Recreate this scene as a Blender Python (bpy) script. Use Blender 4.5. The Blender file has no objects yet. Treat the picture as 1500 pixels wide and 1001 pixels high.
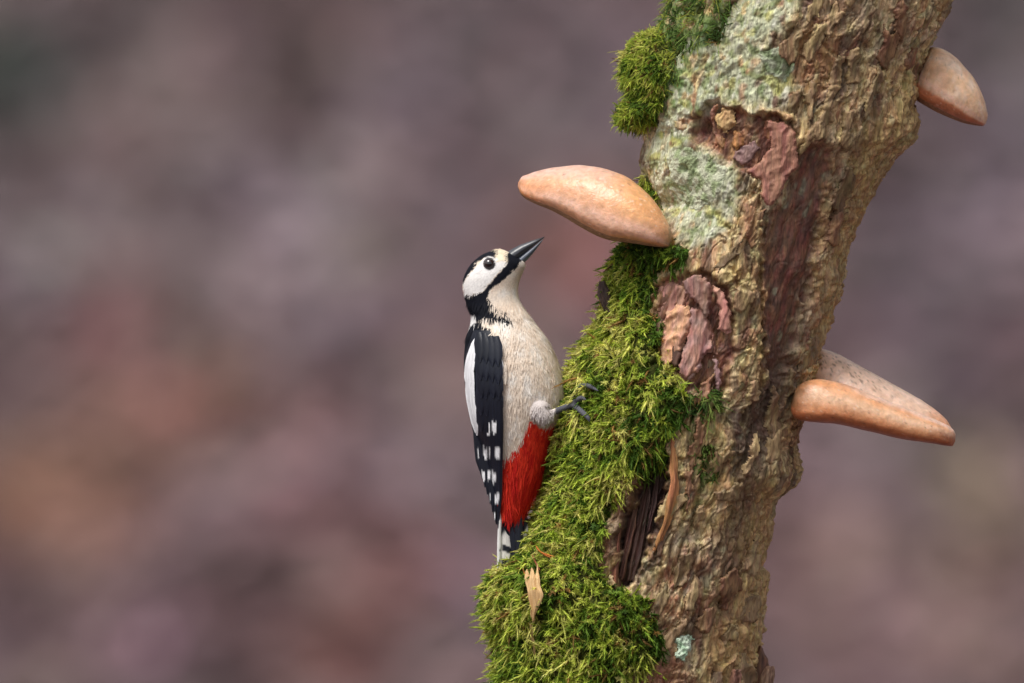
import bpy, bmesh, math, random
import numpy as np
from mathutils import Vector

rng = np.random.default_rng(7)
random.seed(7)
SC = bpy.context.scene
COL = SC.collection

# ------------------------------------------------------------------ camera, sky, sun, exposure
S = 0.0005                      # metres per drawing unit (half a millimetre)
CAM_D = 12.5
cam_d = bpy.data.cameras.new('camera')
cam = bpy.data.objects.new('camera', cam_d); COL.objects.link(cam)
cam.location = (0, -CAM_D, 0); cam.rotation_euler = (math.pi/2, 0, 0)
cam_d.sensor_width = 36.0; cam_d.lens = 36.0*CAM_D/0.75
cam_d.clip_start = 0.5; cam_d.clip_end = 5000
cam_d.dof.use_dof = True; cam_d.dof.focus_distance = CAM_D-0.045; cam_d.dof.aperture_fstop = 4.6
SC.camera = cam

SUN_EL, SUN_AZ = math.radians(63), math.radians(222)     # azimuth from +Y, clockwise: front left, behind the camera
w = bpy.data.worlds.new('World'); SC.world = w; w.use_nodes = True
nt = w.node_tree; nt.nodes.clear()
sky = nt.nodes.new('ShaderNodeTexSky'); sky.sky_type = 'NISHITA'; sky.sun_disc = False
sky.sun_elevation = SUN_EL; sky.sun_rotation = SUN_AZ; sky.air_density = 1.0; sky.dust_density = 3.0
hs = nt.nodes.new('ShaderNodeHueSaturation'); hs.inputs['Saturation'].default_value = 0.22
bg = nt.nodes.new('ShaderNodeBackground'); bg.inputs['Strength'].default_value = 0.076
wo = nt.nodes.new('ShaderNodeOutputWorld')
nt.links.new(sky.outputs[0], hs.inputs['Color']); nt.links.new(hs.outputs[0], bg.inputs[0]); nt.links.new(bg.outputs[0], wo.inputs[0])
sd = bpy.data.lights.new('sun', 'SUN'); sd.energy = 1.5; sd.angle = math.radians(24); sd.color = (1.0, 0.965, 0.92)
sun = bpy.data.objects.new('sun', sd); COL.objects.link(sun)
sv = Vector((math.sin(SUN_AZ)*math.cos(SUN_EL), math.cos(SUN_AZ)*math.cos(SUN_EL), math.sin(SUN_EL)))
sun.rotation_euler = sv.to_track_quat('Z', 'Y').to_euler(); sun.location = sv*20
SC.view_settings.view_transform = 'Standard'; SC.view_settings.look = 'None'
SC.view_settings.exposure = 0.98; SC.view_settings.gamma = 1.0
SC.cycles.use_denoising = True
SC.cycles.max_bounces = 6; SC.cycles.transparent_max_bounces = 4

# ------------------------------------------------------------------ numeric helpers
_p = np.random.default_rng(3).permutation(256); PERM = np.concatenate([_p, _p, _p]).astype(np.int64)
_g = np.random.default_rng(4).normal(size=(256, 3)); GRAD = (_g/np.linalg.norm(_g, axis=1)[:, None]).astype(np.float32)
def noise(x, y, z):
    """gradient noise, about -1..1"""
    x, y, z = np.broadcast_arrays(np.asarray(x, np.float32), np.asarray(y, np.float32), np.asarray(z, np.float32))
    xi, yi, zi = np.floor(x), np.floor(y), np.floor(z)
    xf, yf, zf = x-xi, y-yi, z-zi
    xi, yi, zi = xi.astype(np.int64) & 255, yi.astype(np.int64) & 255, zi.astype(np.int64) & 255
    f = lambda t: t*t*t*(t*(t*6-15)+10)
    u, v, ww = f(xf), f(yf), f(zf)
    def c(i, j, k):
        g = GRAD[PERM[PERM[PERM[(xi+i) & 255]+((yi+j) & 255)]+((zi+k) & 255)]]
        return g[..., 0]*(xf-i)+g[..., 1]*(yf-j)+g[..., 2]*(zf-k)
    l = lambda a, b, t: a+t*(b-a)
    return 1.7*l(l(l(c(0,0,0), c(1,0,0), u), l(c(0,1,0), c(1,1,0), u), v),
                 l(l(c(0,0,1), c(1,0,1), u), l(c(0,1,1), c(1,1,1), u), v), ww)
def fbm(x, y, z, o=3):
    s, a, r = 0, 1.0, 0
    for k in range(o):
        s = s+a*noise(x*2**k+17*k, y*2**k+5*k, z*2**k-9*k); r += a; a *= 0.5
    return s/r
def ridged(x, y, z, o=3):
    s, a, r = 0, 1.0, 0
    for k in range(o):
        s = s+a*(1-2*np.abs(noise(x*2**k+11*k, y*2**k-7*k, z*2**k+3*k))); r += a; a *= 0.5
    return s/r
def cells(x, y, z):
    """cellular noise: nearest, second nearest distance and two random numbers of the nearest cell"""
    x, y, z = (np.asarray(v, np.float32) for v in (x, y, z))
    xi, yi, zi = np.floor(x), np.floor(y), np.floor(z)
    f1 = np.full(x.shape, 9, np.float32); f2 = f1.copy(); r1 = np.zeros_like(f1); r2 = np.zeros_like(f1)
    for i in (-1, 0, 1):
        for j in (-1, 0, 1):
            for k in (-1, 0, 1):
                a, b, c = xi+i, yi+j, zi+k
                h = PERM[PERM[PERM[a.astype(np.int64) & 255]+(b.astype(np.int64) & 255)]+(c.astype(np.int64) & 255)]
                g = GRAD[h]*0.45
                d = np.sqrt((a+.5+g[..., 0]-x)**2+(b+.5+g[..., 1]-y)**2+(c+.5+g[..., 2]-z)**2)
                n = d < f1
                f2 = np.where(n, f1, np.minimum(f2, d)); f1 = np.where(n, d, f1)
                r1 = np.where(n, h/255.0, r1); r2 = np.where(n, PERM[h+37]/255.0, r2)
    return f1, f2, r1, r2
def sstep(a, b, x):
    t = np.clip((x-a)/(b-a), 0, 1); return t*t*(3-2*t)
def sdpoly(x, y, poly):
    """signed distance to a polygon, positive inside"""
    x = np.asarray(x, float); y = np.asarray(y, float)
    d = np.full(x.shape, 1e9); ins = np.zeros(x.shape, bool); n = len(poly)
    for i in range(n):
        x0, y0 = poly[i]; x1, y1 = poly[(i+1) % n]
        ex, ey = x1-x0, y1-y0
        t = np.clip(((x-x0)*ex+(y-y0)*ey)/(ex*ex+ey*ey+1e-9), 0, 1)
        d = np.minimum(d, np.hypot(x-x0-t*ex, y-y0-t*ey))
        c = ((y0 > y) != (y1 > y)) & (x < (x1-x0)*(y-y0)/((y1-y0) if y1 != y0 else 1e-9)+x0)
        ins ^= c
    return np.where(ins, d, -d)
def lin(c):
    c = np.asarray(c, float)/255.0
    return np.where(c <= 0.04045, c/12.92, ((c+0.055)/1.055)**2.4)
def mixc(a, b, t):
    return a+(b-a)*t[..., None]
def curve(pts):
    """smooth interpolation through (t, value) pairs"""
    a = np.array(sorted(pts), float)
    xs = np.linspace(a[0, 0], a[-1, 0], 2000); ys = np.interp(xs, a[:, 0], a[:, 1])
    k = max(3, int(2000*9/(a[-1, 0]-a[0, 0]+1e-9)) | 1) if a[-1, 0]-a[0, 0] > 50 else 3
    ker = np.hanning(k+2)[1:-1]; ker /= ker.sum()
    ys = np.convolve(np.pad(ys, k//2, mode='edge'), ker, 'valid')
    return lambda t: np.interp(t, xs, ys)
def hermite(pts):
    """smooth monotone-ish cubic through (t, value) pairs"""
    a = np.array(sorted(pts), float); x, y = a[:, 0], a[:, 1]; h = np.diff(x); dl = np.diff(y)/h
    m = np.empty_like(y); m[0], m[-1] = dl[0], dl[-1]; m[1:-1] = (dl[:-1]*h[1:]+dl[1:]*h[:-1])/(h[1:]+h[:-1])
    xs = np.linspace(x[0], x[-1], 3000); i = np.clip(np.searchsorted(x, xs)-1, 0, len(h)-1); t = (xs-x[i])/h[i]
    ys = (2*t**3-3*t**2+1)*y[i]+(t**3-2*t**2+t)*h[i]*m[i]+(-2*t**3+3*t**2)*y[i+1]+(t**3-t**2)*h[i]*m[i+1]
    k = np.hanning(81); k /= k.sum(); ys2 = np.convolve(np.pad(ys, 40, mode='edge'), k, 'valid'); w_ = sstep(450, 500, xs); ys = ys*(1-w_)+ys2*w_
    return lambda q: np.interp(q, xs, ys)
def W(P):
    """drawing units (across, depth, down) -> metres"""
    P = np.asarray(P, float)
    return np.stack([(P[..., 0]-750)*S, P[..., 1]*S, (500.5-P[..., 2])*S], -1)

def mesh_obj(name, V, F, mat, parent=None, cols=None, smooth=True, world=False):
    """V (n,3); F (m,k) int array of equal-sided faces, or list of such arrays"""
    V = np.asarray(V, np.float32).reshape(-1, 3) if world else W(np.asarray(V).reshape(-1, 3)).astype(np.float32)
    Fs = F if isinstance(F, list) else [F]
    me = bpy.data.meshes.new(name)
    me.vertices.add(len(V)); me.vertices.foreach_set('co', V.ravel())
    li = np.concatenate([f.ravel() for f in Fs]).astype(np.int32)
    ls, tot, st = [], [], 0
    for f in Fs:
        ls.append(st+np.arange(len(f))*f.shape[1]); st += f.size
    me.loops.add(len(li)); me.loops.foreach_set('vertex_index', li)
    ls = np.concatenate(ls).astype(np.int32)
    me.polygons.add(len(ls)); me.polygons.foreach_set('loop_start', ls)
    me.update(calc_edges=True)
    if smooth: me.polygons.foreach_set('use_smooth', np.ones(len(ls), bool))
    if cols is not None:
        a = me.color_attributes.new('Col', 'FLOAT_COLOR', 'POINT')
        c4 = np.ones((len(V), 4), np.float32); c4[:, :3] = np.clip(np.asarray(cols).reshape(-1, 3), 0, 1)
        a.data.foreach_set('color', c4.ravel())
    me.materials.append(mat)
    o = bpy.data.objects.new(name, me); COL.objects.link(o)
    if parent is not None: o.parent = parent
    return o
def gridf(r, c, wrap=False):
    i = np.arange(r-1)[:, None]; j = np.arange(c if wrap else c-1)[None, :]
    j2 = (j+1) % c
    return np.stack([i*c+j, i*c+j2, (i+1)*c+j2, (i+1)*c+j], -1).reshape(-1, 4)
def thing(name, label, cat, loc=(0, 0, 0), group=None):
    o = bpy.data.objects.new(name, None); COL.objects.link(o); o.empty_display_size = 0.02
    tag(o, label, cat, group); return o
def tag(o, label, cat, group=None):
    o['label'] = label; o['category'] = cat
    if group: o['group'] = group
    return o
def tube(path, rad, ns=10, cap=True):
    """closed tapered tube along path (n,3); rounded ends"""
    P = np.asarray(path, float); R = np.asarray(rad, float); n = len(P)
    T = np.gradient(P, axis=0); T /= np.linalg.norm(T, axis=1)[:, None]+1e-9
    up = np.array([0.13, 1, 0.07]); A = np.cross(T, up); A /= np.linalg.norm(A, axis=1)[:, None]+1e-9
    B = np.cross(T, A)
    th = np.linspace(0, 2*np.pi, ns, endpoint=False)
    V = P[:, None]+R[:, None, None]*(np.cos(th)[None, :, None]*A[:, None]+np.sin(th)[None, :, None]*B[:, None])
    V = V.reshape(-1, 3); F = gridf(n, ns, True)
    m = len(V); V = np.vstack([V, P[0]-T[0]*R[0]*0.6, P[-1]+T[-1]*R[-1]*0.6])
    j = np.arange(ns); j2 = (j+1) % ns
    t1 = np.stack([np.full(ns, m), j2, j], -1); t2 = np.stack([np.full(ns, m+1), (n-1)*ns+j, (n-1)*ns+j2], -1)
    return V, [F, np.vstack([t1, t2])]
def spline(pts, n):
    P = np.asarray(pts, float); t = np.linspace(0, len(P)-1, n)
    Q = np.vstack([2*P[0]-P[1], P, 2*P[-1]-P[-2]])
    i = np.minimum(t.astype(int), len(P)-2); f = (t-i)[:, None]
    p0, p1, p2, p3 = Q[i], Q[i+1], Q[i+2], Q[i+3]
    return 0.5*((2*p1)+(-p0+p2)*f+(2*p0-5*p1+4*p2-p3)*f*f+(-p0+3*p1-3*p2+p3)*f**3)
def join(parts):
    """[(V, [F...])] -> one V, [F...]"""
    Vs, Fs, o = [], [], 0
    for V, F in parts:
        Vs.append(V); Fs += [f+o for f in F]; o += len(V)
    return np.vstack(Vs), Fs

# ------------------------------------------------------------------ materials
def mat_col(name, rough=0.8, noise_scale=900.0, noise_amt=0.25, bump=0.3, bump_scale=700.0, bump_dist=0.0006,
            spec=0.3, sss=0.0, sss_col=None, transl=0.0, stretch=(1, 1, 1), warp=0.0, sheen=0.0, coat=0.0, hue=0.0, ridge=False):
    m = bpy.data.materials.new(name); m.use_nodes = True
    n, l = m.node_tree.nodes, m.node_tree.links
    b = n['Principled BSDF']; out = n['Material Output']
    at = n.new('ShaderNodeAttribute'); at.attribute_name = 'Col'
    tc = n.new('ShaderNodeTexCoord'); mp = n.new('ShaderNodeMapping')
    mp.inputs['Scale'].default_value = stretch; mp.inputs['Rotation'].default_value = (0, math.radians(-18) if stretch != (1, 1, 1) else 0, 0)
    l.new(tc.outputs['Object'], mp.inputs['Vector'])
    src = mp.outputs[0]
    nz = n.new('ShaderNodeTexNoise'); nz.inputs['Scale'].default_value = noise_scale; nz.inputs['Detail'].default_value = 5; nz.inputs['Distortion'].default_value = warp
    l.new(src, nz.inputs['Vector'])
    mr = n.new('ShaderNodeMapRange'); mr.inputs['From Min'].default_value = 0.3; mr.inputs['From Max'].default_value = 0.7
    mr.inputs['To Min'].default_value = 1-noise_amt; mr.inputs['To Max'].default_value = 1+noise_amt
    l.new(nz.outputs['Fac'], mr.inputs['Value'])
    mul = n.new('ShaderNodeVectorMath'); mul.operation = 'SCALE'
    l.new(at.outputs['Color'], mul.inputs[0]); l.new(mr.outputs[0], mul.inputs['Scale'])
    colout = mul.outputs[0]
    if hue:
        nh = n.new('ShaderNodeTexNoise'); nh.inputs['Scale'].default_value = noise_scale*0.4; nh.inputs['Detail'].default_value = 3
        l.new(src, nh.inputs['Vector'])
        mh = n.new('ShaderNodeMapRange'); mh.inputs['From Min'].default_value = 0.3; mh.inputs['From Max'].default_value = 0.7
        mh.inputs['To Min'].default_value = 0.5-hue; mh.inputs['To Max'].default_value = 0.5+hue
        l.new(nh.outputs['Fac'], mh.inputs['Value'])
        h = n.new('ShaderNodeHueSaturation'); l.new(mh.outputs[0], h.inputs['Hue']); l.new(colout, h.inputs['Color']); colout = h.outputs[0]
    l.new(colout, b.inputs['Base Color'])
    b.inputs['Roughness'].default_value = rough; b.inputs['Specular IOR Level'].default_value = spec
    if sheen: b.inputs['Sheen Weight'].default_value = sheen
    if coat: b.inputs['Coat Weight'].default_value = coat; b.inputs['Coat Roughness'].default_value = 0.25
    if sss:
        b.inputs['Subsurface Weight'].default_value = sss; b.inputs['Subsurface Radius'].default_value = sss_col or (1, .5, .3)
        b.inputs['Subsurface Scale'].default_value = 0.004
    if bump:
        nb = n.new('ShaderNodeTexNoise'); nb.inputs['Scale'].default_value = bump_scale; nb.inputs['Detail'].default_value = 6; nb.inputs['Distortion'].default_value = warp
        l.new(src, nb.inputs['Vector'])
        bp = n.new('ShaderNodeBump'); bp.inputs['Strength'].default_value = bump; bp.inputs['Distance'].default_value = bump_dist
        if ridge: nb.noise_type = 'RIDGED_MULTIFRACTAL'; nb.normalize = True
        l.new(nb.outputs['Fac'], bp.inputs['Height']); l.new(bp.outputs[0], b.inputs['Normal'])
    if transl:
        t = n.new('ShaderNodeBsdfTranslucent'); l.new(colout, t.inputs['Color'])
        mx = n.new('ShaderNodeMixShader'); mx.inputs[0].default_value = transl
        l.new(b.outputs[0], mx.inputs[1]); l.new(t.outputs[0], mx.inputs[2]); l.new(mx.outputs[0], out.inputs['Surface'])
    return m
M_BARK = mat_col('bark', 0.62, 520, 0.45, 0.5, 330, 0.0020, 0.42, stretch=(1, 1, 0.24), warp=0.8, hue=0.02, ridge=True)
M_FLAP = mat_col('torn_bark', 0.55, 420, 0.4, 0.8, 600, 0.0012, 0.4, stretch=(1, 1, 0.16), warp=0.8, hue=0.02)
M_MOSS = mat_col('moss', 0.6, 400, 0.2, 0, spec=0.25, transl=0.35)
M_MOSSB = mat_col('moss_base', 0.95, 300, 0.4, 0.8, 500, 0.002, 0.1)
M_LICH = mat_col('lichen', 0.95, 700, 0.25, 0.8, 900, 0.001, 0.1)
M_FUNG = mat_col('fungus_cap', 0.33, 210, 0.17, 0.5, 420, 0.0008, 0.5, sss=0.25, sss_col=(1.0, .45, .2), warp=0.6)
M_PORE = mat_col('fungus_pores', 0.9, 900, 0.2, 0.5, 1500, 0.0005, 0.2)
M_PLUM = mat_col('plumage', 0.7, 900, 0.08, 0, spec=0.2, transl=0.12, sheen=0.0)
M_BODY = mat_col('skin_plumage', 0.85, 700, 0.12, 0.5, 900, 0.0006, 0.15)
M_FEATH = mat_col('flight_feather', 0.42, 600, 0.15, 0.5, 1600, 0.0003, 0.4, stretch=(1.6, 1.6, 0.3))
M_BEAK = mat_col('beak_horn', 0.3, 500, 0.15, 0.2, 700, 0.0003, 0.5)
M_EYE = mat_col('eye', 0.04, 100, 0.0, 0, spec=0.6, coat=1.0)
M_DRY = mat_col('dry_blade', 0.75, 500, 0.2, 0.4, 900, 0.0006, 0.25, stretch=(1.5, 1.5, 0.2), transl=0.15)
M_LEAF = mat_col('leaf_litter', 0.55, 40, 0.25, 0, spec=0.4)
M_GRND = mat_col('woodland_floor', 0.85, 25, 0.35, 0.6, 30, 0.03, 0.2)

# ------------------------------------------------------------------ the setting: woodland floor rising behind the trunk
GZ = -1.15
def terr(x, y):
    t = np.clip(y-8.6, 0, None)
    z = GZ+0.47*(np.sqrt(t*t+0.25)-0.5)
    z = np.where(y > 60, GZ+0.47*51+3*(1-np.exp(-(y-60)/20)), z)
    b = 0.05*fbm(x/1.3, y/1.3, 0.3)+0.35*noise(x/9, y/9, 4.2)*sstep(9, 25, np.abs(y)+np.abs(x)*0.6)
    return z+b*sstep(0.3, 2.0, np.hypot(x, y))
# litter patches lying on the bank: (across, along, radius, tint), metres on the ground
def spot(px, py, r, c):
    y = 11.0
    for _ in range(25):
        z = (500.5-py)*S*(y+CAM_D)/CAM_D
        y = 8.6+max(0.0, math.sqrt(max(((z-GZ)/0.47+0.5)**2-0.25, 0)))
    k = (y+CAM_D)/CAM_D
    return ((px-750)*S*k, y, r*S*k*0.85, np.clip(lin((112, 92, 95))+1.2*(lin(c)-lin((112, 92, 95))), 0.01, 1)*np.array([0.79, 0.75, 0.735]))
SPOTS = [spot(*a) for a in [
 (40,735,75,(150,112,92)), (110,800,80,(138,100,86)), (20,130,95,(58,62,60)), (60,270,80,(82,66,68)), (60,400,85,(124,108,114)),
 (230,190,100,(122,102,102)), (420,100,120,(88,70,70)), (330,270,90,(106,92,96)), (170,510,75,(124,91,89)), (300,420,60,(112,96,98)),
 (460,430,95,(138,122,128)), (590,150,85,(116,102,110)), (560,270,100,(112,96,100)), (510,525,62,(78,62,66)), (300,520,50,(92,74,76)),
 (330,610,80,(134,102,96)), (190,660,75,(132,100,88)), (380,690,55,(136,116,122)), (450,640,50,(138,104,104)), (330,760,60,(128,110,114)), (430,770,60,(104,74,76)), (40,660,45,(88,74,78)),
 (330,890,95,(82,60,62)), (560,840,75,(124,88,88)), (640,700,80,(132,114,120)), (660,600,70,(138,114,114)), (200,920,75,(130,104,112)), (60,870,80,(96,72,76)), (490,960,70,(120,84,80)),
 (180,40,80,(84,72,74)), (700,60,100,(108,94,98)), (850,390,75,(136,96,92)), (850,150,100,(106,92,98)), (640,320,60,(120,106,114)), (620,420,70,(112,94,98)),
 (1420,320,110,(122,108,116)), (1300,650,75,(134,118,122)), (1440,745,62,(124,109,93)), (1230,850,85,(134,108,106)), (1420,900,80,(126,102,98)), (1300,950,70,(124,98,102)),
 (1460,50,90,(86,76,78)), (1410,560,65,(86,72,80)), (1320,420,80,(104,90,98)), (1470,200,80,(104,94,100)), (1340,780,50,(116,96,96))]]
BASEC = lin((112, 92, 95))*np.array([0.79, 0.75, 0.735])
def litter(x, y):
    num = np.zeros(x.shape+(3,)); den = np.full(x.shape, 0.10)
    num += 0.10*BASEC
    for sx, sy, r, c in SPOTS:
        g = np.exp(-((x-sx)**2/(r*r*0.8)+(y-sy)**2/(r*r*3.6))); num += g[..., None]*c; den += g
    return num/den[..., None]
def axis_pts(a, fine, step, far):
    f = np.arange(a-fine, a+fine+step/2, step); g = np.geomspace(step, far, 60)
    return np.concatenate([a-fine-g[::-1], f, a+fine+g])
gx = axis_pts(0, 3.0, 0.06, 900); gy = axis_pts(11.5, 3.5, 0.06, 900)
GX, GY = np.meshgrid(gx, gy); GZZ = terr(GX, GY)
gc = litter(GX, GY)*(1+0.35*fbm(GX/0.22, GY/0.3, 1.0))[..., None]*0.72
ground = mesh_obj('ground', np.stack([GX, GY, GZZ], -1), gridf(len(gy), len(gx)), M_GRND, cols=gc, world=True)
ground['kind'] = 'structure'; ground['label'] = 'brown woodland floor rising as a bank behind the trunk'
# fallen leaves: a carpet nobody could count
def leaves():
    n1, n2 = 11000, 5000
    x = np.concatenate([rng.uniform(-1.6, 1.6, n1), rng.normal(0, 6, n2)])
    y = np.concatenate([rng.uniform(8.4, 15, n1), rng.uniform(-2, 24, n2)])
    n = n1+n2; L = rng.uniform(0.045, 0.10, n); a = rng.uniform(0, 2*np.pi, n)
    z = terr(x, y)+0.006+rng.uniform(0, 0.02, n)
    t = np.array([[-.5, 0, 0], [-.2, .22, .10], [.15, .25, .12], [.5, 0, .05], [.15, -.25, .12], [-.2, -.22, .10], [-.2, 0, 0], [.15, 0, 0]])
    F = np.array([[0, 6, 1], [1, 6, 7], [1, 7, 2], [2, 7, 3], [0, 5, 6], [6, 5, 4], [6, 4, 7], [7, 4, 3]])
    T = t[None]*L[:, None, None]*np.stack([np.ones(n), rng.uniform(.6, 1.2, n), rng.uniform(-1.5, 2.2, n)], -1)[:, None]
    ca, sa = np.cos(a)[:, None], np.sin(a)[:, None]
    V = np.stack([T[..., 0]*ca-T[..., 1]*sa, T[..., 0]*sa+T[..., 1]*ca, T[..., 2]], -1)
    tx, ty = rng.normal(0, .3, n)[:, None], rng.normal(0, .3, n)[:, None]
    sl = np.where(y > 8.8, 0.47, 0)[:, None]
    V[..., 2] += V[..., 0]*tx+V[..., 1]*(ty+sl)
    V += np.stack([x, y, z], -1)[:, None]
    c = litter(x, y)*np.exp(rng.normal(0, .30, n))[:, None]*(1+rng.normal(0, .07, (n, 3)))
    C = np.repeat(c[:, None], 8, 1)
    FF = (F[None]+8*np.arange(n)[:, None, None]).reshape(-1, 3)
    o = mesh_obj('fallen_leaves', V, FF, M_LEAF, cols=C, world=True)
    o['kind'] = 'stuff'; o['label'] = 'brown and mauve carpet of fallen leaves on the bank'; o['category'] = 'leaves'
leaves()

# ------------------------------------------------------------------ the trunk
LCORE = curve([(-600,1180),(-100,1010),(0,990),(60,972),(120,958),(190,950),(235,944),(262,950),(300,966),(340,946),(370,932),(420,912),(450,905),(500,888),(550,868),(600,850),(650,838),(700,826),(750,812),(800,796),(850,776),(900,764),(950,757),(1000,754),(1060,745),(2400,600)])
RCORE = curve([(-600,1520),(-100,1420),(0,1388),(40,1372),(75,1352),(110,1340),(150,1332),(185,1333),(205,1326),(230,1300),(260,1283),(300,1262),(350,1243),(400,1228),(450,1214),(500,1199),(550,1184),(585,1168),(620,1160),(660,1160),(690,1161),(712,1154),(735,1131),(765,1121),(800,1116),(850,1112),(900,1108),(940,1104),(1000,1098),(1060,1095),(2400,1010)])
LMOSS = curve([(330,940),(352,918),(365,914),(400,914),(430,910),(470,890),(500,866),(530,846),(560,836),(600,824),(650,816),(700,808),(740,797),(775,785),(805,768),(825,758),(845,738),(865,730),(890,732),(915,740),(940,750),(970,754),(1000,752),(1060,748)])
BD = 152.0
py_f = np.linspace(-40, 1045, 730)
py = np.concatenate([-40-np.geomspace(1.4, 520, 45)[::-1], py_f, 1045+np.geomspace(1.4, 1760, 60)])
th = np.concatenate([np.linspace(-0.12, np.pi+0.25, 430), np.linspace(np.pi+0.25, 2*np.pi-0.12, 72)[1:-1]])
NR, NC = len(py), len(th)
PYg, THg = np.meshgrid(py, th, indexing='ij')
Lc, Rc = LCORE(PYg), RCORE(PYg)
CX, HW = (Lc+Rc)/2, (Rc-Lc)/2
BDg = np.where(PYg > 1045, BD+(PYg-1045)*0.03, BD)*np.where(PYg < -40, np.clip(1-(-40-PYg)/900, .3, 1), 1)
PX0 = CX+HW*np.cos(THg); D0 = -BDg*np.sin(THg)
NX, ND = np.cos(THg)*BDg, -np.sin(THg)*HW
_n = np.hypot(NX, ND); NX, ND = NX/_n, ND/_n
def trunk_depth(px, pyy):
    c, h = (LCORE(pyy)+RCORE(pyy))/2, (RCORE(pyy)-LCORE(pyy))/2
    t = np.clip((px-c)/h, -0.995, 0.995); return -BD*np.sqrt(1-t*t)
Q, LL = PX0*0.95+PYg*0.31, -PX0*0.31+PYg*0.95
front = D0 < 30
wpx = PX0+9*noise(PX0/22, D0/22, PYg/22)+4*noise(PX0/8, D0/8, PYg/8)
wpy = PYg+9*noise(PX0/22+9, D0/22, PYg/22)+4*noise(PX0/8+9, D0/8, PYg/8)
# zones on the trunk face
Z = dict(
 hollow=[(962,668),(975,664),(976,700),(970,742),(955,785),(940,818),(925,850),(905,862),(898,845),(903,800),(912,760),(930,715)],
 ragU=[(1012,172),(1045,152),(1075,158),(1115,170),(1150,178),(1165,200),(1150,235),(1110,262),(1075,245),(1040,225),(1015,205)],
 ragL=[(958,415),(1000,402),(1040,402),(1066,430),(1072,485),(1062,560),(1050,580),(1000,560),(965,530),(955,480)],
 red=[(1168,222),(1200,212),(1222,225),(1212,290),(1200,350),(1190,420),(1172,480),(1150,540),(1128,560),(1118,505),(1112,430),(1112,360),(1128,315),(1150,285)],
 grey=[(1130,540),(1165,500),(1160,560),(1130,620),(1095,680),(1070,700),(1066,660),(1090,600)],
 lich=[(985,60),(1040,50),(1080,0),(1165,-20),(1150,40),(1120,70),(1150,100),(1165,135),(1120,160),(1060,150),(1010,178),(1010,215),(1075,245),(1080,290),(1062,345),(1010,362),(985,330),(955,255),(950,205),(975,150)],
 green=[(978,-10),(1075,-20),(1060,40),(1030,80),(1000,150),(975,175),(955,150),(960,80)],
 rust=[(1150,50),(1215,30),(1235,75),(1200,140),(1165,150),(1150,120),(1160,90)],
 rustB=[(960,835),(1000,800),(1030,830),(1020,880),(985,905),(950,900)],
 rustC=[(930,975),(990,955),(1010,1010),(985,1050),(920,1050)],
 streak=[(1118,480),(1160,500),(1140,600),(1112,700),(1085,800),(1065,900),(1040,910),(1048,800),(1075,690),(1095,590)],
 olive=[(1000,600),(1045,560),(1062,600),(1050,700),(1030,760),(1000,740),(990,670)],
 tanR=[(1250,180),(1340,150),(1290,260),(1250,380),(1220,480),(1190,560),(1170,560),(1195,480),(1225,330)],
 tanB=[(1075,700),(1125,690),(1130,800),(1110,920),(1100,1050),(1020,1050),(1030,930),(1050,820)],
)
ZD = {k: sdpoly(wpx, wpy, v) for k, v in Z.items()}
def zf(k, e=8): return np.where(front, sstep(-e, e, ZD[k]), 0)
warp = 0.7*noise(PX0/45, D0/45, PYg/45)
rid = ridged(Q/38+warp, D0/38, LL/130+warp, 3)
rid2 = ridged(Q/17+warp*1.4+9, D0/17, LL/120+warp, 2)
mid = fbm(Q/11+warp*2, D0/11, LL/24, 3)
crk = ridged(Q/15+3+warp*1.5, D0/15, LL/30, 2)
fine = noise(Q/3.2, D0/3.2, LL/8)
lump = fbm(PX0/75, D0/75, PYg/75, 2)
calm = np.clip(1-0.75*zf('red', 12)-0.5*zf('hollow', 4)-0.55*zf('lich', 12)-0.45*zf('ragU', 6)-0.5*zf('ragL', 6), 0.2, 1)
w2x, w2y = 0.55*noise(PX0/17+4, D0/17, PYg/17), 0.55*noise(PX0/17+14, D0/17, PYg/17)
c1, c2, ca, cb = cells(Q/20+w2x+warp, D0/20+w2y, LL/58+w2x)
k1, k2, ka, kb = cells(Q/8+w2y*1.6, D0/8+w2x, LL/21+w2y*1.4)
w3 = noise(PX0/30+61, D0/30, PYg/30)+0.5*noise(PX0/12+61, D0/12, PYg/12)
fib = ridged(Q/8+1.4*w3, D0/8, LL/46+1.4*w3, 2)
grit = fbm(PX0/4.2, D0/4.2, PYg/5, 2)
DSP = 9.0*lump + calm*(8.0*rid+4.6*rid2+1.2*mid+0.6*(crk-0.2)+0.3*fine+0.3*grit + 1.1*fib + 2.2*(ca-0.5)-2.4*sstep(0.12, 0.0, c2-c1)*(cb > .4) + 0.5*(ka-0.5))
LOWF = 9.0*lump+calm*(8.0*rid+3.0*rid2)
edge_ = sstep(0.72, 0.95, np.cos(THg)); DSP += edge_*(3.0*ridged(PX0/18, D0/30, PYg/16, 3)+2.0*(ca-0.5))
# fissures: thin deep cracks along the grain
fis = np.abs(noise(Q/20+40+warp*1.2, D0/20, LL/95)); DSP -= 6.0*calm*sstep(0.10, 0.0, fis)*sstep(-0.1, 0.35, noise(Q/60, D0/60, LL/80+7))
fis2 = np.abs(noise(Q/12+80, D0/12, LL/42+warp)); DSP -= 3.2*calm*sstep(0.09, 0.0, fis2)
DSP += zf('lich', 10)*(1.8*ridged(PX0/12, D0/12, PYg/12, 3)+0.8*fbm(PX0/3.5, D0/3.5, PYg/3.5, 2))
DSP -= 30*zf('hollow', 6)*(0.75+0.35*ridged(Q/9, D0/9, LL/60, 2))
DSP -= 11*zf('red', 9)-4*zf('red', 4)*noise(Q/16, D0/16, LL/50)
DSP -= 15*zf('ragU', 6)*(0.8+0.4*mid); DSP -= 14*zf('ragL', 6)*(0.8+0.4*mid)
DSP -= 6*zf('grey', 14)
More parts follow.
